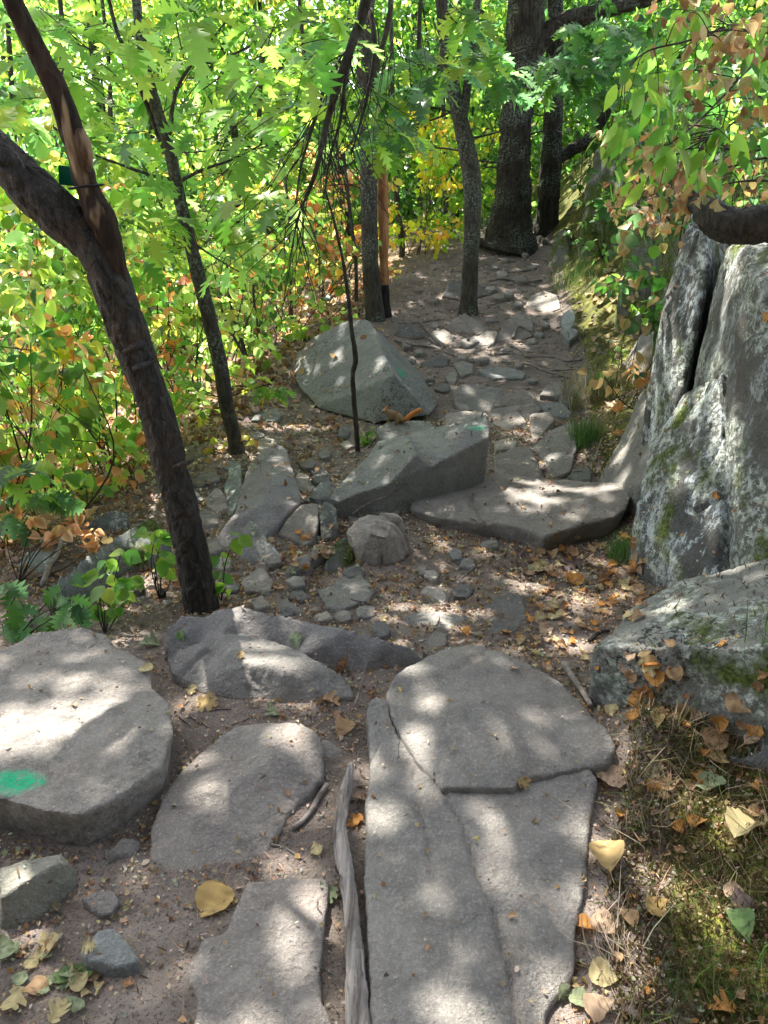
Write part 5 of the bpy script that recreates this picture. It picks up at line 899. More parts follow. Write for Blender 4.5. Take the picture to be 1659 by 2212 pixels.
for a in [
    (463, 1948, 78, 'round', 'gold', 'flat golden round leaf alone on the soil at the tip of the bottom slab', None, 0.05, .004, 2.9),
    (1320, 1690, 76, 'round', 'pale', 'large pale pink round leaf at the right edge of the great slab'),
    (1312, 1855, 110, 'ovate', 'yellow', 'big folded yellow leaf standing like a tent at the right edge of the great slab'),
    (1535, 1700, 72, 'round', 'grey', 'round grey green leaf on the moss at the right'),
    (1512, 1690, 56, 'round', 'orange', 'curled orange pink leaf overlapping the round grey green leaf'),
    (1610, 1800, 86, 'round', 'cream', 'broad cream leaf on the moss near the right edge'),
    (1502, 1780, 50, 'ovate', 'orange', 'small bright orange leaf between the cream leaf and the grey green leaf'),
    (1438, 1700, 46, 'ovate', 'tan', 'narrow folded tan leaf on the moss right of the pale pink leaf'),
    (1415, 1965, 70, 'ovate', 'gold', 'golden curled leaf behind the bleached grass'),
    (1260, 2005, 56, 'ovate', 'orange', 'upright narrow orange leaf at the slab edge'),
    (1300, 2000, 62, 'round', 'pale', 'pinkish pale leaf beside the narrow upright orange leaf'),
    (1356, 1990, 56, 'ovate', 'tan', 'narrow tan leaf standing right of the pinkish pale leaf'),
    (1298, 2110, 66, 'round', 'cream', 'folded cream leaf near the bottom right of the great slab'),
    (1250, 2165, 52, 'round', 'grey', 'small round grey green leaf at the bottom, below the folded cream leaf'),
    (1285, 2180, 70, 'round', 'pale', 'pale blotched leaf right of the round grey leaf at the bottom'),
    (1215, 2150, 60, 'ovate', 'grey', 'long grey leaf pointing up at the bottom of the slab edge'),
    (1560, 2185, 60, 'oak', 'orange', 'orange lobed leaf at the bottom right'),
    (1600, 1955, 66, 'ovate', 'purple', 'dark purple leaf near the right edge'),
    (1585, 1935, 60, 'ovate', 'pale', 'pink leaf above the dark purple leaf'),
    (1600, 2000, 84, 'ovate', 'green', 'yellow green leaf just below the dark purple leaf'),
    (1543, 1605, 64, 'round', 'tan', 'crumpled tan leaf on the moss below the mottled boulder'),
    (1548, 1640, 54, 'ovate', 'yellow', 'yellow brown leaf under the crumpled tan leaf'),
    (1368, 1550, 52, 'ovate', 'orange', 'orange brown oval leaf leaning on the moss beside the domed slab'),
    (1420, 1560, 44, 'ovate', 'yellow', 'yellow curled leaf right of the orange brown oval leaf'),
    (1590, 1525, 66, 'ovate', 'tan', 'tan folded leaf below the right end of the mottled boulder'),
    (1480, 1545, 56, 'round', 'tan', 'tan cupped leaf on the dry grass under the mottled boulder'),
    (1510, 1545, 46, 'ovate', 'pale', 'small pale leaf right of the tan cupped leaf'),
    (1412, 1455, 60, 'round', 'orange', 'orange crumpled leaf in the grass in front of the mottled boulder'),
    (1400, 1435, 60, 'oak', 'cream', 'green cream leaf lying on the moss against the mottled boulder'),
    (1458, 1455, 54, 'ovate', 'tan', 'narrow twisted tan leaf right of the orange crumpled leaf'),
    (1352, 1447, 40, 'ovate', 'pale', 'pale curled leaf at the left foot of the mottled boulder'),
    (1385, 1490, 44, 'ovate', 'brown', 'brown leaf below the orange crumpled leaf'),
    (1448, 1395, 30, 'ovate', 'tan', 'small tan leaf resting on the mottled boulder'),
    (1320, 1538, 44, 'ovate', 'cream', 'cream leaf at the moss edge of the domed slab'),
    (1130, 1695, 36, 'oak', 'yellow', 'small lime yellow leaf caught at the crack of the great slab'),
    (1107, 1983, 22, 'oak', 'tan', 'tiny tan leaf scrap on the great slab'),
    (448, 1525, 58, 'oak', 'yellow', 'crumpled yellow maple leaf in front of the layered slab'),
    (415, 1495, 30, 'oak', 'cream', 'small cream leaf above the crumpled yellow maple leaf'),
    (520, 1420, 24, 'oak', 'yellow', 'small yellow leaf on the layered slab'),
    (738, 1575, 52, 'round', 'tan', 'golden torn leaf beside the sliver of rock'),
    (715, 1520, 46, 'oak', 'tan', 'light tan leaf behind the golden torn leaf'),
    (768, 1780, 44, 'oak', 'orange', 'orange maple leaf trapped between the log and the great slab'),
    (776, 1728, 34, 'ovate', 'pale', 'narrow pale leaf above the orange maple leaf'),
    (588, 1545, 40, 'oak', 'grey', 'grey green leaf in the hollow above the rounded slab'),
    (318, 1450, 34, 'round', 'cream', 'white leaf at the right corner of the painted boulder'),
    (325, 1395, 46, 'oak', 'grey', 'pale green lobed leaf behind the painted boulder'),
    (392, 1378, 30, 'ovate', 'green', 'green leaf on the left end of the long tilted slab'),
    (640, 1386, 44, 'ovate', 'grey', 'grey blue leaf on the front of the long tilted slab'),
    (740, 1435, 50, 'redoak', 'brown', 'brown oak leaf on the right of the long tilted slab'),
    (714, 1940, 46, 'oak', 'grey', 'grey green lobed leaf left of the log'),
    (684, 1840, 40, 'ovate', 'cream', 'cream leaf in the debris left of the log'),
    (278, 2128, 30, 'oak', 'brown', 'small brown lobed leaf under the angular dark blue stone'),
    (105, 2055, 72, 'oak', 'cream', 'large pale green leaf in the bottom left pile'),
    (80, 2140, 56, 'round', 'tan', 'tan leaf in the middle of the bottom left pile'),
    (140, 2115, 56, 'ovate', 'green', 'shiny green leaf in the bottom left pile'),
    (185, 2105, 50, 'oak', 'green', 'lobed green leaf right of the shiny one in the bottom left pile'),
    (45, 2120, 38, 'round', 'grey', 'small round grey leaf left of the tan leaf in the bottom left pile'),
    (70, 2085, 46, 'ovate', 'cream', 'narrow cream leaf above the tan leaf in the bottom left pile'),
    (10, 2060, 56, 'round', 'grey', 'grey leaf cut by the left edge'),
    (30, 2175, 70, 'oak', 'cream', 'cream lobed leaf at the very bottom left'),
    (130, 2190, 60, 'oak', 'cream', 'pale lobed leaf right of the one at the very bottom left'),
    (602, 1273, 30, 'ovate', 'tan', 'flat oval tan leaf below the wedge shaped rock'),
    (632, 1236, 20, 'oak', 'grey', 'pale blue green leaf beside the wedge shaped rock'),
    (1002, 1370, 30, 'round', 'orange', 'round orange leaf near the dark flat sunken stone'),
    (1092, 1370, 28, 'round', 'orange', 'round leaf below the dark flat sunken stone'),
    (1176, 1365, 36, 'round', 'pale', 'pink torn leaf right of the dark flat sunken stone'),
    (1162, 1233, 36, 'round', 'cream', 'pale yellow green curled leaf at the front of the broad cracked slab'),
    (1128, 1196, 48, 'redoak', 'purple', 'grey brown oak leaf under the broad cracked slab'),
    (1240, 1225, 72, 'redoak', 'purple', 'large grey purple oak leaf on the litter right of the trail'),
    (1240, 1258, 46, 'round', 'orange', 'golden orange leaf below the large grey purple oak leaf'),
    (1548, 1073, 26, 'ovate', 'orange', 'orange leaf stuck on the cliff face'),
    (1335, 940, 34, 'ovate', 'orange', 'orange folded leaf above the green grass tuft'),
    (1332, 890, 36, 'round', 'orange', 'pinkish orange leaf on the grassy bank'),
    (1320, 878, 28, 'round', 'pale', 'white pink leaf just above the pinkish orange leaf'),
    (1655, 690, 30, 'ovate', 'orange', 'orange leaf resting on the cliff top at the right edge'),
    (870, 945 + 82, 1, 'ovate', 'tan', 'tiny leaf')][:-1]: fallen(*a)
ORD = ['first', 'second', 'third', 'fourth', 'fifth', 'sixth', 'seventh', 'eighth', 'ninth', 'tenth', 'eleventh', 'twelfth', 'thirteenth', 'fourteenth', 'fifteenth', 'sixteenth', 'seventeenth', 'eighteenth', 'nineteenth', 'twentieth', 'twenty-first', 'twenty-second', 'twenty-third', 'twenty-fourth', 'twenty-fifth', 'twenty-sixth', 'twenty-seventh', 'twenty-eighth', 'twenty-ninth', 'thirtieth'] + ['far right'] * 40
def region_leaves(n, poly, sz, shapes, cols, label, group, tilt=.5):
    u0, v0, u1, v1 = poly
    spots = sorted([(rng.uniform(u0, u1), rng.uniform(v0, v1), random.choice(shapes), random.choice(cols)) for _ in range(n)]); seen = {}
    wd = {'round': 'rounded', 'ovate': 'pointed', 'oak': 'lobed'}
    for u, v, sh, co in spots:
        k = seen.get((sh, co), 0); seen[(sh, co)] = k + 1
        fallen(u, v, rng.uniform(*sz), sh, co, ('leftmost' if k == 0 else ORD[k] + ' from left') + f' {wd[sh]} {co} leaf ' + label, group, tilt)
region_leaves(95, (1130, 1160, 1400, 1340), (14, 34), ['round', 'ovate', 'oak'], ['tan', 'orange', 'pale', 'cream', 'brown'], 'in the drift before the broad cracked slab', 'leaves drifted at the right of the trail')
region_leaves(40, (1110, 1320, 1290, 1450), (12, 28), ['round', 'ovate', 'oak'], ['tan', 'orange', 'pale', 'cream'], 'behind the domed slab', 'leaves behind the domed slab')
region_leaves(18, (600, 1150, 720, 1230), (12, 22), ['round', 'oak'], ['tan', 'pale', 'orange'], 'among rocks right of the near tree', 'leaves among the middle rocks')
region_leaves(16, (300, 1200, 400, 1300), (14, 26), ['oak', 'round'], ['tan', 'brown', 'orange'], 'left of the near tree foot', 'leaves left of the near tree foot')
region_leaves(45, (1250, 560, 1430, 720), (12, 22), ['round'], ['cream', 'yellow', 'gold'], 'on the upper mossy bank', 'yellow leaves on the upper bank')
region_leaves(16, (1280, 700, 1350, 770), (10, 18), ['round'], ['cream', 'yellow', 'pale'], 'on the lower mossy bank', 'yellow leaves on the lower bank')
region_leaves(16, (380, 860, 600, 1000), (9, 16), ['oak', 'round'], ['pale', 'tan', 'brown'], 'around the slim young oak foot', 'leaves round the slim oak')
region_leaves(14, (10, 2040, 230, 2205), (22, 52), ['oak', 'round', 'ovate'], ['cream', 'grey', 'tan'], 'in the bottom left pile', 'leaves in the bottom left pile')
region_leaves(22, (1290, 1380, 1650, 1680), (18, 44), ['ovate', 'round'], ['tan', 'brown', 'orange', 'pale'], 'around the foot of the mottled boulder', 'leaves round the mottled boulder')
region_leaves(24, (1330, 1700, 1640, 2200), (18, 34), ['ovate', 'round'], ['tan', 'brown', 'orange'], 'sunk in the lower right moss', 'small leaves in the lower right moss')
# ------------------------------------------------------------------ litter crumbs, needles, gravel (uncountable)
def world_scatter(n, x0, x1, y0, y1, keep):
    out = []
    for x, y in zip(rng.uniform(x0, x1, n), rng.uniform(y0, y1, n)):
        p, nn, ty = down(x, y)
        if rng.random() < keep(x, y, ty): out.append((p, tuple(nn), ty))
    return out
def crumbs(name, label, S, tmpl, size, cols, mat, cat, up=.006, tl=.3):
    p = np.array([s[0] for s in S]) + [0, 0, up]; nn = np.array([s[1] for s in S]); nn[nn[:, 2] < 0] *= -1; n = len(p); mb = MB()
    tan = rng.normal(size=(n, 3)); tan -= nn * (tan * nn).sum(1)[:, None]; tan[:, 2] += tl * rng.normal(size=n) * .4
    near_ = np.clip(p[:, 1] / 3, .75, 2.2)
    scatter(tmpl, p, tan, nn + rng.normal(size=(n, 3)) * tl, rng.uniform(*size, n) * near_, pal(n, cols, None, .35), mb)
    tag(link(name, mb.mesh(), mat), label, cat, kind='stuff')
def dnoise(x, y, f=2.2, s=1): return float(fbm(np.array([[x * f, y * f, 0.]]), 3, s)[0])
def keepf(x, y, ty): return (.05 if ty else np.clip(.5 + 1.5 * dnoise(x, y) + .25 * (y < 2.2), .15, 1))
S = world_scatter(52000, -2.2, 1.9, .8, 5.5, keepf); crumbs('leaf_litter', 'crumbled leaf bits scattered over the trail soil', S, T_SI + T_DRY[:2], (.004, .018), TAN + [(.60, .52, .40), (.20, .13, .09), (.42, .44, .32)], DRY, 'litter')
S = world_scatter(30000, -1.9, 1.5, .8, 4.4, lambda x, y, ty: (.02 if ty else np.clip(.25 + 1.8 * dnoise(x, y, 3.1, 6), .03, 1))); crumbs('torn_leaf_litter', 'torn pieces of dry leaf and bark drifted between the slabs', S, T_DRY + T_SI, (.008, .026), TAN + BROWN + [(.42, .46, .30), (.16, .10, .07), (.14, .09, .06)], DRY, 'litter', .006, .5)
S = world_scatter(9000, -2.2, 2.2, 5.5, 11, lambda x, y, ty: .10 if ty else .35); crumbs('far_leaf_litter', 'fine leaf bits on the far trail', S, T_SI, (.008, .018), TAN + BROWN, DRY, 'litter')
S = world_scatter(26000, -4.8, 0, 1.2, 9.5, lambda x, y, ty: (.12 if ty else 1.) * float(np.clip((xl(y) + .7 - x) * 1.3, .12, 1))); crumbs('forest_floor_leaves', 'layer of dead leaves covering the ground left of the trail', S, T_DRY + T_SI, (.018, .042), TAN + BROWN + [(.60, .50, .40)], DRY, 'leaf litter')
NEEDLE = [strip([(0, 0, .012), (.5, 0, .012), (1, 0, .006)], .5, c, 0) for c in (.3, -.3, .05)]
S = world_scatter(15000, -1.9, 1.2, .8, 4., lambda x, y, ty: .07 if ty else .75); crumbs('pine_needles', 'rusty pine needles and fibres on the soil', S, NEEDLE, (.03, .065), [(.32, .17, .09), (.22, .13, .08), (.45, .33, .2)], DRY, 'needles', .006, .2)
CHIP = [strip([(0, 0, .05), (.3, 0, .09), (.75, 0, .07), (1, 0, .03)], .6, c, 0) for c in (.1, -.15)]
S = world_scatter(9000, -1.7, 1.3, .8, 4.5, lambda x, y, ty: .02 if ty else np.clip(.3 + 1.8 * dnoise(x, y, 2.8, 11), .03, 1)); crumbs('bark_chips', 'bits of bark and broken twig in the soil between the slabs', S, CHIP, (.014, .042), [(.16, .10, .07), (.24, .17, .12), (.38, .30, .22), (.08, .06, .05)], DRY, 'litter', .004, .35)
# gravel: tiny stones
ico = bmesh.new(); bmesh.ops.create_icosphere(ico, subdivisions=1, radius=1); iv = np.array([v.co[:] for v in ico.verts]); ifc = np.array([[v.index for v in f.verts] for f in ico.faces]); ico.free()
S = world_scatter(9000, -2., 2., .8, 10.5, lambda x, y, ty: .03 if ty else .6); mb = MB(); n = len(S); nv = len(iv)
pos = np.array([s[0] for s in S]); sz = rng.uniform(.002, .007, n) * np.clip(pos[:, 1] / 2.2, .9, 3) * (1 + 1.6 * (rng.random(n) < .05))
V = iv[None] * sz[:, None, None] * rng.uniform(.6, 1.3, (n, 1, 3)) * rng.uniform(.8, 1.2, (n, nv, 1)) + pos[:, None]; mb.V.append(V.reshape(-1, 3)); mb.F.append((ifc[None] + (np.arange(n) * nv)[:, None, None]).reshape(-1, 3)); mb.n = n * nv
tag(link('gravel', mb.mesh('gravel', False), m_warm), 'small grit and pebbles in the trail soil', 'gravel', kind='stuff')
# ------------------------------------------------------------------ grass and moss
def grass(name, label, S, L, cols, lean=.6, wmul=1., kind='stuff', cat='grass', tm=None):
    p = np.array([s[0] for s in S]); nn = np.array([s[1] for s in S]); n = len(p); mb = MB()
    tan = np.c_[rng.normal(size=n) * lean, rng.normal(size=n) * lean, np.ones(n)] + nn * .4; scatter(tm or T_BL, p - [0, 0, .003], tan, rng.normal(size=(n, 3)), rng.uniform(*L, n), pal(n, cols, None, .3), mb)
    tag(link(name, mb.mesh(), GRASS), label, cat, kind=kind)
MOSSC = [(.06, .08, .018), (.10, .12, .025), (.09, .065, .03), (.16, .11, .055), (.26, .19, .10), (.12, .075, .04)]
T_MOSS = [strip([(0, 0, .09), (.5, 0, .07), (1, 0, .01)], .5, c, 0) for c in (.3, -.4)]
S = world_scatter(52000, .35, 1.7, .75, 2.3, lambda x, y, ty: (0.04 if ty else 1) * float(x > xr(y) - .02)); grass('moss', 'dark moss and short dry growth on the lower right slope', S, (.010, .034), MOSSC, 1.1, tm=T_MOSS, cat='moss')
S = world_scatter(9000, .38, 1.7, .75, 2.3, lambda x, y, ty: (0 if ty else 1) * float(x > xr(y) - .03) * np.clip(.4 + 2 * dnoise(x, y, 5, 3), .04, 1)); grass('mossy_slope_grass', 'thin green and straw grass over the lower right moss', S, (.04, .13), [(.10, .16, .04), (.18, .22, .06), (.42, .34, .20), (.34, .25, .14), (.48, .40, .25)], 1.1, tm=[strip([(0, 0, .010), (.4, 0, .010), (.8, 0, .006), (1, 0, .001)], .5, c, 0) for c in (-.7, .5, -1.1)])
S = world_scatter(30000, 1.2, 4.2, 4.0, 11., lambda x, y, ty: (.25 if ty else 1) * float(x > xr(y) - .02) * np.clip(.55 + 1.5 * dnoise(x, y, 2, 3), .05, 1)); grass('bank_moss', 'mossy growth and short grass on the bank right of the trail', S, (.02, .05), [(.10, .12, .02), (.15, .17, .03), (.20, .20, .035), (.12, .09, .03), (.06, .09, .03)], .9, tm=T_MOSS, cat='moss')
def tuft(label, u, v, n, L, cols, spread, lean=(0, 0), name='grass_tuft'):
    hit, nn, _ = shot(u, v); p = np.array(hit) + np.c_[np.clip(rng.normal(size=n), -1.6, 1.6) * spread[0], np.clip(rng.normal(size=n), -1.6, 1.6) * spread[1], np.zeros(n)]
    p = np.array([down(a[0], a[1])[0] for a in p]); p = p[np.abs(p[:, 2] - np.median(p[:, 2])) < .16]; n = len(p); mb = MB(); tan = np.c_[rng.normal(size=n) * .45 + lean[0], rng.normal(size=n) * .4 + lean[1], np.ones(n)]
    tm = [strip([(0, 0, .008), (.35, 0, .010), (.7, 0, .007), (1, 0, .001)], .5, c, 0) for c in (-.9, -.5, -1.5)]
    nor = np.c_[-tan[:, 0], -tan[:, 1], np.ones(n) * .3] * -1
    scatter(tm, p, tan, nor + rng.normal(size=(n, 3)) * .2, rng.uniform(*L, n), pal(n, cols, None, .25), mb); me = mb.mesh()
    tag(link(name, me, GRASS, None, tuple(p.mean(0))), label, 'grass tuft')
GG = [(.08, .20, .04), (.13, .26, .05), (.06, .14, .04)]; ST = [(.42, .34, .18), (.5, .42, .25), (.25, .24, .10)]
tuft('soft bright green grass tuft at the right edge of the trail ramp', 1262, 960, 420, (.08, .18), GG, (.05, .09), (-.5, -.1))
tuft('green grass tuft at the foot of the cliff among dry leaves', 1340, 1205, 300, (.06, .13), GG, (.035, .05), (-.1, -.1))
tuft('tall pale grass tuft drooping over the half covered stone', 1280, 850, 420, (.12, .24), GG[:1] + ST, (.12, .12), (-.4, -.1))
tuft('dry straw grass on the ledge above the rock shelf', 1390, 800, 420, (.05, .12), ST + [(.3, .2, .06)], (.10, .12), (-.3, 0))
tuft('grass tuft high on the mossy bank near the outcrop', 1250, 600, 420, (.12, .24), GG + ST[2:], (.15, .2), (-.4, -.1))
tuft('bleached straw blades arching at the bottom right', 1340, 2070, 26, (.07, .16), [(.62, .55, .38)], (.035, .03), (-.3, 0))
tuft('long fine green grass at the right edge', 1640, 1560, 160, (.06, .14), GG, (.05, .05), (-.5, .1))
tuft('long fine green grass in the bottom right corner', 1560, 2130, 130, (.05, .11), GG + ST[2:], (.06, .04), (-.6, .1))
tuft('thin grass on top of the low dark stone under the cliff shelf', 1290, 940, 160, (.08, .16), ST + GG[:1], (.05, .08), (-.2, 0))
tuft('tiny weeds beside the squirrel stone', 925, 912, 60, (.03, .06), GG + ST, (.05, .03))
# low plants
def plant(label, u, v, y, spots, tmpl, size, cols, n=4, name='seedling', cat='plant', rep=1, up=None):
    hit = P(u, v); root = empty(name, hit, label, cat); lv, tw = MB(), MB()
    for (a, b) in spots:
        for _ in range(rep):
            q = PY(a + rng.normal() * 3, b + rng.normal() * 3, (y or hit[1]) + rng.normal() * .05); s = np.array(hit); tw.tube([s, (s + q) / 2 + rng.normal(size=3) * .02 + [0, 0, .02], q], .003, .0015, 4, 4); m = n
            an = rng.uniform(0, 6.28, m); d = np.c_[np.cos(an), np.sin(an) * .8, rng.uniform(-1., -.1, m)]; scatter(tmpl, q + rng.normal(size=(m, 3)) * .012, d, np.c_[rng.normal(size=m) * .3, rng.normal(size=m) * .3 - .6, np.ones(m)], rng.uniform(*size, m), pal(m, cols, None, .15), lv)
    child('leaves', lv.mesh(), LEAF, root); child('stems', tw.mesh(), BARK_TWIG, root)
plant('leafy seedling with drooping bright green heart shaped leaves behind the painted boulder', 228, 1375, 2.6, [(215, 1245), (235, 1215), (260, 1200), (215, 1285), (240, 1285), (265, 1265), (285, 1262), (200, 1310), (245, 1320), (225, 1260), (250, 1350), (275, 1300)], T_OV, (.045, .085), LIME[:3] + GREEN[1:3])
plant('young plant with pale green leaves just left of the near tree foot', 345, 1300, 2.85, [(320, 1155), (335, 1150), (350, 1165), (330, 1185), (360, 1205), (370, 1230), (352, 1195)], T_OV, (.04, .075), LIME[:3])
plant('small green sprig hugging the right side of the near tree', 478, 1300, 2.8, [(480, 1205), (472, 1235), (478, 1260), (515, 1165)], T_OV, (.04, .075), GREEN[1:3] + LIME[:1], 3)
plant('broad leaved green plant at the left edge above the painted boulder', 30, 1390, 2.5, [(30, 1290), (160, 1290), (150, 1310), (20, 1330), (60, 1340), (10, 1260), (100, 1330), (140, 1270)], T_OAK, (.08, .13), TEAL + GREEN[:2], 4)
plant('lobed leaved green plant reaching in from the left edge', 10, 1180, 3., [(30, 1000), (60, 1010), (110, 1070), (80, 1075), (30, 1070), (10, 1040), (20, 1110), (50, 1130), (140, 1080)], T_OAK, (.10, .15), TEAL + LIME[:1], 4)
plant('small bright green plant in front of the squirrel stone', 795, 965, None, [(792, 945), (800, 932), (808, 935), (798, 955), (790, 962)], T_OV, (.04, .06), GREEN[1:3] + LIME[:2], 4)
plant('clump of yellow leaves at the foot of the slim young oak', 480, 985, None, [(460, 955), (480, 960), (500, 962), (450, 970), (530, 945), (540, 955)], T_OV, (.035, .06), AUT[:1] + BROWN[:1] + LIME[3:], 5)
plant('brown withered plant with drooping leaves at the far left edge', 40, 1260, 3.1, [(80, 1120), (50, 1150), (110, 1150), (150, 1145), (200, 1150), (170, 1110), (30, 1110), (90, 1170), (210, 1170)], T_DRY, (.04, .075), BROWN, 6)
plant('patch of low yellow leaves at the edge of the left undergrowth', 190, 1100, None, [(120, 1060), (150, 1080), (190, 1060), (230, 1060), (260, 1030), (170, 1030), (210, 1090)], T_OV, (.04, .07), AUT[:1] + LIME, 6)
plant('fern like green weeds on the bank beneath the dry branch', 1330, 520, None, [(1300, 480), (1320, 470), (1350, 500), (1280, 500), (1340, 530), (1370, 530), (1310, 510), (1260, 530), (1290, 540)], T_SI, (.03, .05), GREEN, 10, rep=2)
plant('low dark green ferns covering the foot of the mossy outcrop', 1300, 560, 8., [(1250, 440), (1280, 430), (1300, 450), (1260, 480), (1320, 430), (1340, 460), (1290, 470), (1230, 500), (1250, 520), (1380, 430), (1350, 410), (1330, 390), (1400, 400), (1300, 400), (1290, 370), (1360, 350)], T_SI + T_LA, (.04, .08), GREEN + TEAL, 9, rep=1)
plant('rust brown dry sprigs on the outcrop above the ferns', 1400, 520, 6.6, [(1340, 420), (1370, 400), (1400, 420), (1360, 380), (1420, 440), (1330, 450), (1390, 450), (1440, 400)], T_DRY + T_SI, (.035, .07), BROWN + [(.25, .12, .08)], 7)
plant('small green fern on the bank beside the rounded grey stone', 1340, 800, None, [(1320, 770), (1335, 755), (1350, 760), (1330, 780)], T_SI, (.025, .04), LIME[:2] + GREEN[:1], 8)
plant('dry tan weeds on the bank below the dry branch', 1400, 520, 5.6, [(1390, 470), (1420, 480), (1370, 450), (1440, 470), (1410, 500), (1380, 490), (1450, 500)], T_DRY, (.04, .06), BROWN + TAN, 8)
# ------------------------------------------------------------------ squirrel
def squirrel():
    hit, nn, _ = shot(862, 914); s0 = .000392; X = lambda cx, cz, y=0.: np.array([hit[0] + (cx - 740) * s0, hit[1] + y, hit[2] - .002 + (590 - cz) * s0])
    root = empty('squirrel', hit, 'small red squirrel with a bushy orange tail crouched on the pale stone, facing left', 'squirrel')
    def skin(chains, lvl=2):
        me = bpy.data.meshes.new('s'); vs_, es, rs = [], [], []
        for ch in chains:
            st = None
            for p in ch:
                if isinstance(p, int): st = p; continue
                vs_.append(p[0]); rs.append(p[1]); i = len(vs_) - 1
                if st is not None: es.append((st, i))
                st = i
        me.from_pydata([tuple(v) for v in vs_], es, []); o = bpy.data.objects.new('s', me); C.objects.link(o)
        o.modifiers.new('k', 'SKIN'); 
        for d, r in zip(me.skin_vertices[0].data, rs): d.radius = (r[0], r[1]) if isinstance(r, tuple) else (r, r)
        me.skin_vertices[0].data[0].use_root = True
        m2 = o.modifiers.new('u', 'SUBSURF'); m2.levels = lvl; m2.render_levels = lvl
        dg = bpy.context.evaluated_depsgraph_get(); dg.update(); out = bpy.data.meshes.new_from_object(o.evaluated_get(dg), depsgraph=dg); bpy.data.objects.remove(o); bpy.data.meshes.remove(me)
        out.polygons.foreach_set('use_smooth', np.ones(len(out.polygons), bool)); return out
    k = s0
    body = [[(X(745, 480), 108 * k), (X(690, 455), 96 * k), (X(625, 435), 82 * k), (X(575, 415), 68 * k), (X(535, 380), 56 * k), (X(492, 362), 52 * k), (X(460, 378), 30 * k), (X(432, 392), 14 * k)],
            [0, (X(795, 535), 58 * k), (X(815, 560), 30 * k)]]
    n0 = 10
    for sy in (-1, 1):
        body.append([3, (X(560, 470, sy * 40 * k), 26 * k), (X(560, 530, sy * 42 * k), 13 * k), (X(563, 565, sy * 42 * k), 10 * k), (X(535, 572, sy * 42 * k), 9 * k), (X(515, 574, sy * 42 * k), 6 * k)])
        body.append([0, (X(735, 510, sy * 62 * k), 78 * k), (X(690, 545, sy * 75 * k), 32 * k), (X(745, 578, sy * 78 * k), 15 * k), (X(700, 584, sy * 78 * k), 12 * k), (X(650, 584, sy * 78 * k), 7 * k)])
    fur, t, b = nt('squirrel_fur', .8); g = NG(t); hs = g.noise(500, 3, .7)
    g.L(g.mix(g.rng(hs, .35, .65), (.17, .115, .06), (.34, .22, .12)), b.inputs['Base Color']); g.bump(b, [(hs, .002, .8)])
    child('body', skin(body), fur, root)
    orange, t, b = nt('orange_fur', .8); g = NG(t); hs = g.noise(420, 3, .7); g.L(g.mix(g.rng(hs, .35, .65), (.42, .13, .03), (.70, .28, .07)), b.inputs['Base Color']); g.bump(b, [(hs, .003, .8)])
    dk, t, b = nt('dark_eye', .15); b.inputs['Base Color'].default_value = (.01, .008, .006, 1); g = NG(t); b.inputs['Roughness'].default_value = .12
    # tail: core plus hair strands
    path = crom(np.array([X(812, 560), X(850, 520), X(900, 480), X(960, 430), X(1030, 385), X(1100, 350), X(1140, 335)]), 8); tt = np.linspace(0, 1, len(path))
    rad = np.interp(tt, [0, .15, .5, .85, 1], [22, 40, 50, 42, 10]) * k; mb = MB(); V, F = tube_np(path, rad, 12); mb.add(V, F)
    n = 2600; i = rng.integers(0, len(path) - 1, n); d = unit(n); dr = path[-1] - path[0]; dr /= np.linalg.norm(dr); p = path[i] + d * rad[i][:, None] * .7
    hl = MB(); scatter(NEEDLE, p, d * .8 + dr * 1.3, unit(n), rng.uniform(.016, .030, n), pal(n, [(.55, .2, .05), (.7, .33, .1), (.35, .12, .04)]), hl)
    tl = child('tail', mb.mesh(), orange, root); child('tail_hair', hl.mesh(), DRY, tl)
    for sy in (-1, 1):
        mb = MB(); a, e = X(518, 335, sy * 26 * k), X(515 + (0 if sy < 0 else 40), 268, sy * 32 * k); q = np.array([a, (a + e) / 2, e]); mb.add(*tube_np(crom(q, 4), np.interp(np.linspace(0, 1, 9), [0, .4, 1], [16 * k, 20 * k, 4 * k]), 8)); child('ear', mb.mesh(), orange, root)
        me = bpy.data.meshes.new('eye'); bm = bmesh.new(); bmesh.ops.create_uvsphere(bm, u_segments=12, v_segments=8, radius=11 * k); bmesh.ops.translate(bm, vec=Vector(X(462, 368, sy * 33 * k)), verts=bm.verts); bm.to_mesh(me); bm.free(); child('eye', me, dk, root)
squirrel()
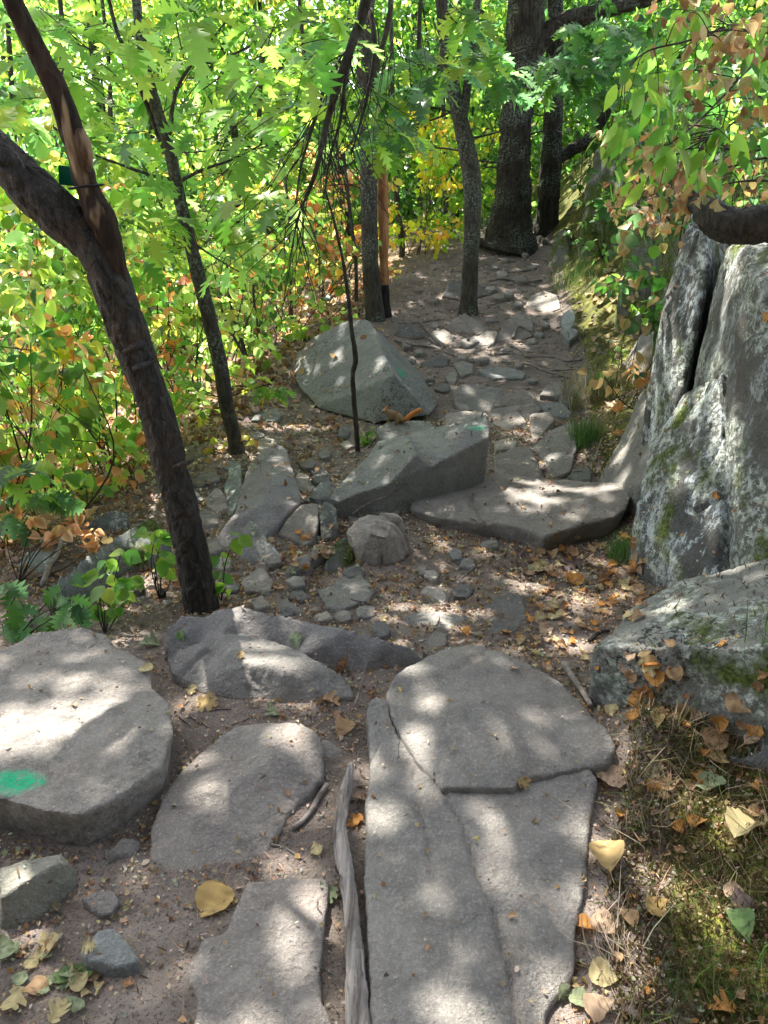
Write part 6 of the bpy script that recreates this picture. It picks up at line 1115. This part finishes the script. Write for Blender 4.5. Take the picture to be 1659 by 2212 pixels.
# ------------------------------------------------------------------ overhead canopy: unseen crowns above the frame, added for shade; holes cut to place the sun patches
LIT = [(150, 1600, 190, 62, -10), (250, 1650, 100, 55, 0), (40, 1690, 110, 60, 0), (20, 1500, 50, 14, 0), (540, 1605, 120, 42, 0), (650, 1600, 60, 50, 0), (595, 1740, 44, 90, 0), (560, 1860, 50, 40, 0), (460, 1400, 95, 25, 0), (530, 1460, 150, 42, 0), (760, 1430, 60, 30, 0),
       (1000, 1415, 95, 18, 0), (900, 1490, 60, 38, 0), (950, 1560, 70, 50, 0), (880, 1670, 60, 70, 0), (975, 1660, 60, 50, 0), (850, 1780, 55, 70, 0), (1010, 1760, 50, 40, 0), (995, 1880, 34, 44, 0), (1140, 1830, 60, 55, 0), (1060, 1960, 44, 60, 0), (840, 2000, 55, 70, 0), (930, 2110, 100, 50, 0), (1180, 1940, 44, 90, 0), (1170, 2080, 80, 60, 0), (1010, 2190, 70, 30, 0), (1110, 2190, 50, 60, 0),
       (640, 2140, 70, 60, 0), (580, 2040, 30, 30, 0), (640, 1990, 24, 30, 0), (700, 1830, 40, 60, 0), (650, 1850, 50, 25, 0), (760, 1990, 22, 50, 0), (755, 1760, 20, 60, 0), (1370, 1920, 120, 40, 0), (1560, 1790, 70, 50, 0), (1330, 1700, 60, 50, 0), (1520, 1700, 40, 30, 0), (1400, 2040, 110, 30, 0), (1480, 2170, 120, 30, 0), (1290, 2150, 50, 60, 0), (1310, 1850, 60, 50, 0), (1600, 1950, 50, 30, 0), (1400, 1470, 60, 50, 0), (1560, 1610, 60, 30, 0),
       (1600, 1310, 36, 40, 0), (930, 1195, 36, 60, 0), (930, 1290, 120, 40, 0), (860, 1330, 60, 30, 0), (1100, 1240, 70, 22, 0), (1240, 1260, 90, 34, 0), (1180, 1350, 60, 30, 0), (1010, 1320, 60, 24, 0), (1160, 1085, 75, 38, 0), (1010, 1075, 30, 18, 0), (1290, 1085, 50, 16, 0), (800, 1010, 100, 16, -28), (920, 950, 80, 12, -15), (735, 1075, 24, 10, 0), (640, 1130, 26, 40, 0), (830, 1150, 55, 30, 0), (690, 1190, 26, 8, 0), (463, 1075, 22, 26, 0), (655, 1040, 18, 26, 0), (680, 1005, 55, 16, 0),
       (1045, 735, 34, 24, 0), (945, 725, 36, 18, 0), (985, 700, 20, 14, 0), (1035, 700, 20, 12, 0), (1105, 720, 20, 12, 0), (1000, 895, 44, 9, 0), (1110, 915, 40, 26, 0), (1165, 920, 16, 30, 0), (1090, 958, 40, 10, 0), (1130, 850, 40, 8, 0), (805, 745, 16, 40, 30), (1300, 640, 80, 60, 0), (1330, 740, 50, 40, 0), (1180, 650, 40, 16, 0), (1310, 880, 40, 30, 0), (1380, 1000, 30, 20, 0), (1400, 790, 40, 20, 0), (1210, 600, 20, 40, 0), (600, 905, 80, 18, 0), (640, 780, 60, 20, 0), (500, 960, 60, 30, 0), (1540, 640, 40, 30, 0), (1640, 600, 40, 60, 0), (1560, 1000, 40, 120, 0), (1440, 900, 14, 60, 0), (300, 1220, 50, 30, 0), (330, 1180, 40, 12, 0), (210, 1290, 60, 60, 0), (900, 640, 30, 10, 0), (1100, 570, 40, 6, 0), (1130, 630, 30, 8, 0), (1170, 545, 20, 10, 0), (350, 1060, 120, 30, 0)]
LIT = np.array(LIT, float)
def lit_mask(u, v):
    m = np.zeros(len(u), bool)
    for a, b, rx, ry, an in LIT:
        t = R(an); du, dv = u - a, v - b; x = du * math.cos(t) + dv * math.sin(t); y = -du * math.sin(t) + dv * math.cos(t); m |= (x / rx) ** 2 + (y / ry) ** 2 < 1
    return m
def canopy():
    n = 105000; gxy = np.c_[rng.uniform(-5, 5.5, n), rng.uniform(-7, 12.5, n)]; gz_ = ground(gxy[:, 0], gxy[:, 1]) + .08
    Z = rng.uniform(5.2, 7.6, n); t = (Z - gz_) / SUN[2]; p = np.c_[gxy[:, 0] + SUN[0] * t, gxy[:, 1] + SUN[1] * t, Z]
    u, v = pix(np.c_[gxy, gz_]); jit = 8
    m = lit_mask(u + rng.normal(size=n) * jit, v + rng.normal(size=n) * jit * .6)
    left = gxy[:, 0] < xl(gxy[:, 1]) - .1; inframe = (u > -60) & (u < 1720) & (v > 520) & (v < 2280)
    dn = fbm(np.c_[gxy * 1.3, np.zeros(n)], 3, 12); keep = np.where(inframe & ~left, ~m, np.where(gxy[:, 1] < .2, dn > -.12, dn > .0))
    keep &= ~(left & (rng.random(n) < .88)); keep &= (gxy[:, 1] < 11.6) | (rng.random(n) < .4)
    # never inside the camera's view
    pu, pv = pix(p); keep &= ~((pu > -200) & (pu < 1860) & (pv > -150) & (p[:, 1] > .3))
    p = p[keep]; return p[rng.random(len(p)) < .62]
cp = canopy(); roots_ = [(near, (-1.6, 2.9)), (slim, (-1.4, 5.0)), (twin, (-.1, 8.)), (fork, (1.0, 8.3)), (oak, (1.8, 11))]
cen = np.array([r[1] for r in roots_]); own = np.argmin(((cp[:, None, :2] - cen[None]) ** 2).sum(2), 1)
for k, (rt, c0) in enumerate(roots_):
    q = cp[own == k]; n = len(q)
    if n < 5: continue
    mb = MB(); scatter(T_SI, q - [0, 0, .0], np.c_[rng.normal(size=(n, 2)), rng.normal(size=n) * .25], np.c_[rng.normal(size=(n, 2)) * .35, np.ones(n)], rng.uniform(.13, .22, n), pal(n, [(.07, .10, .035), (.10, .12, .04), (.06, .075, .03)]), mb)
    child('shade_crown', mb.mesh(), CANOPY, rt)  # unseen leaves, thinned by the mask so sun falls in set patches
    st = MB(); a = np.array([c0[0], c0[1], 4.6])
    for e in q[rng.choice(n, min(n, 26), replace=False)]: st.tube([a, (a + e) / 2 + rng.normal(size=3) * .15 + [0, 0, .2], e], .03, .005, 5, 5)
    child('shade_crown_branches', st.mesh(), BARK_TWIG, rt)
mb = MB(); n = 9000; ang = rng.uniform(R(95), R(265), n); dist = rng.uniform(4.5, 8, n); p = np.c_[np.sin(ang) * dist, np.cos(ang) * dist, rng.uniform(-.3, 7.5, n)]  # unseen leaf shell behind the camera, added to darken surfaces facing it
scatter(T_SI, p, rng.normal(size=(n, 3)) - [0, 0, .4], rng.normal(size=(n, 3)), rng.uniform(.3, .5, n), pal(n, [(.09, .11, .05), (.12, .12, .06), (.13, .10, .07)]), mb)
tag(link('sky_blocking_woods', mb.mesh(), CANOPY), 'unseen leafy woods behind the viewpoint, added to block sky light', 'forest', kind='stuff')
print('objects', len(bpy.data.objects), 'verts', sum(len(m.vertices) for m in bpy.data.meshes))
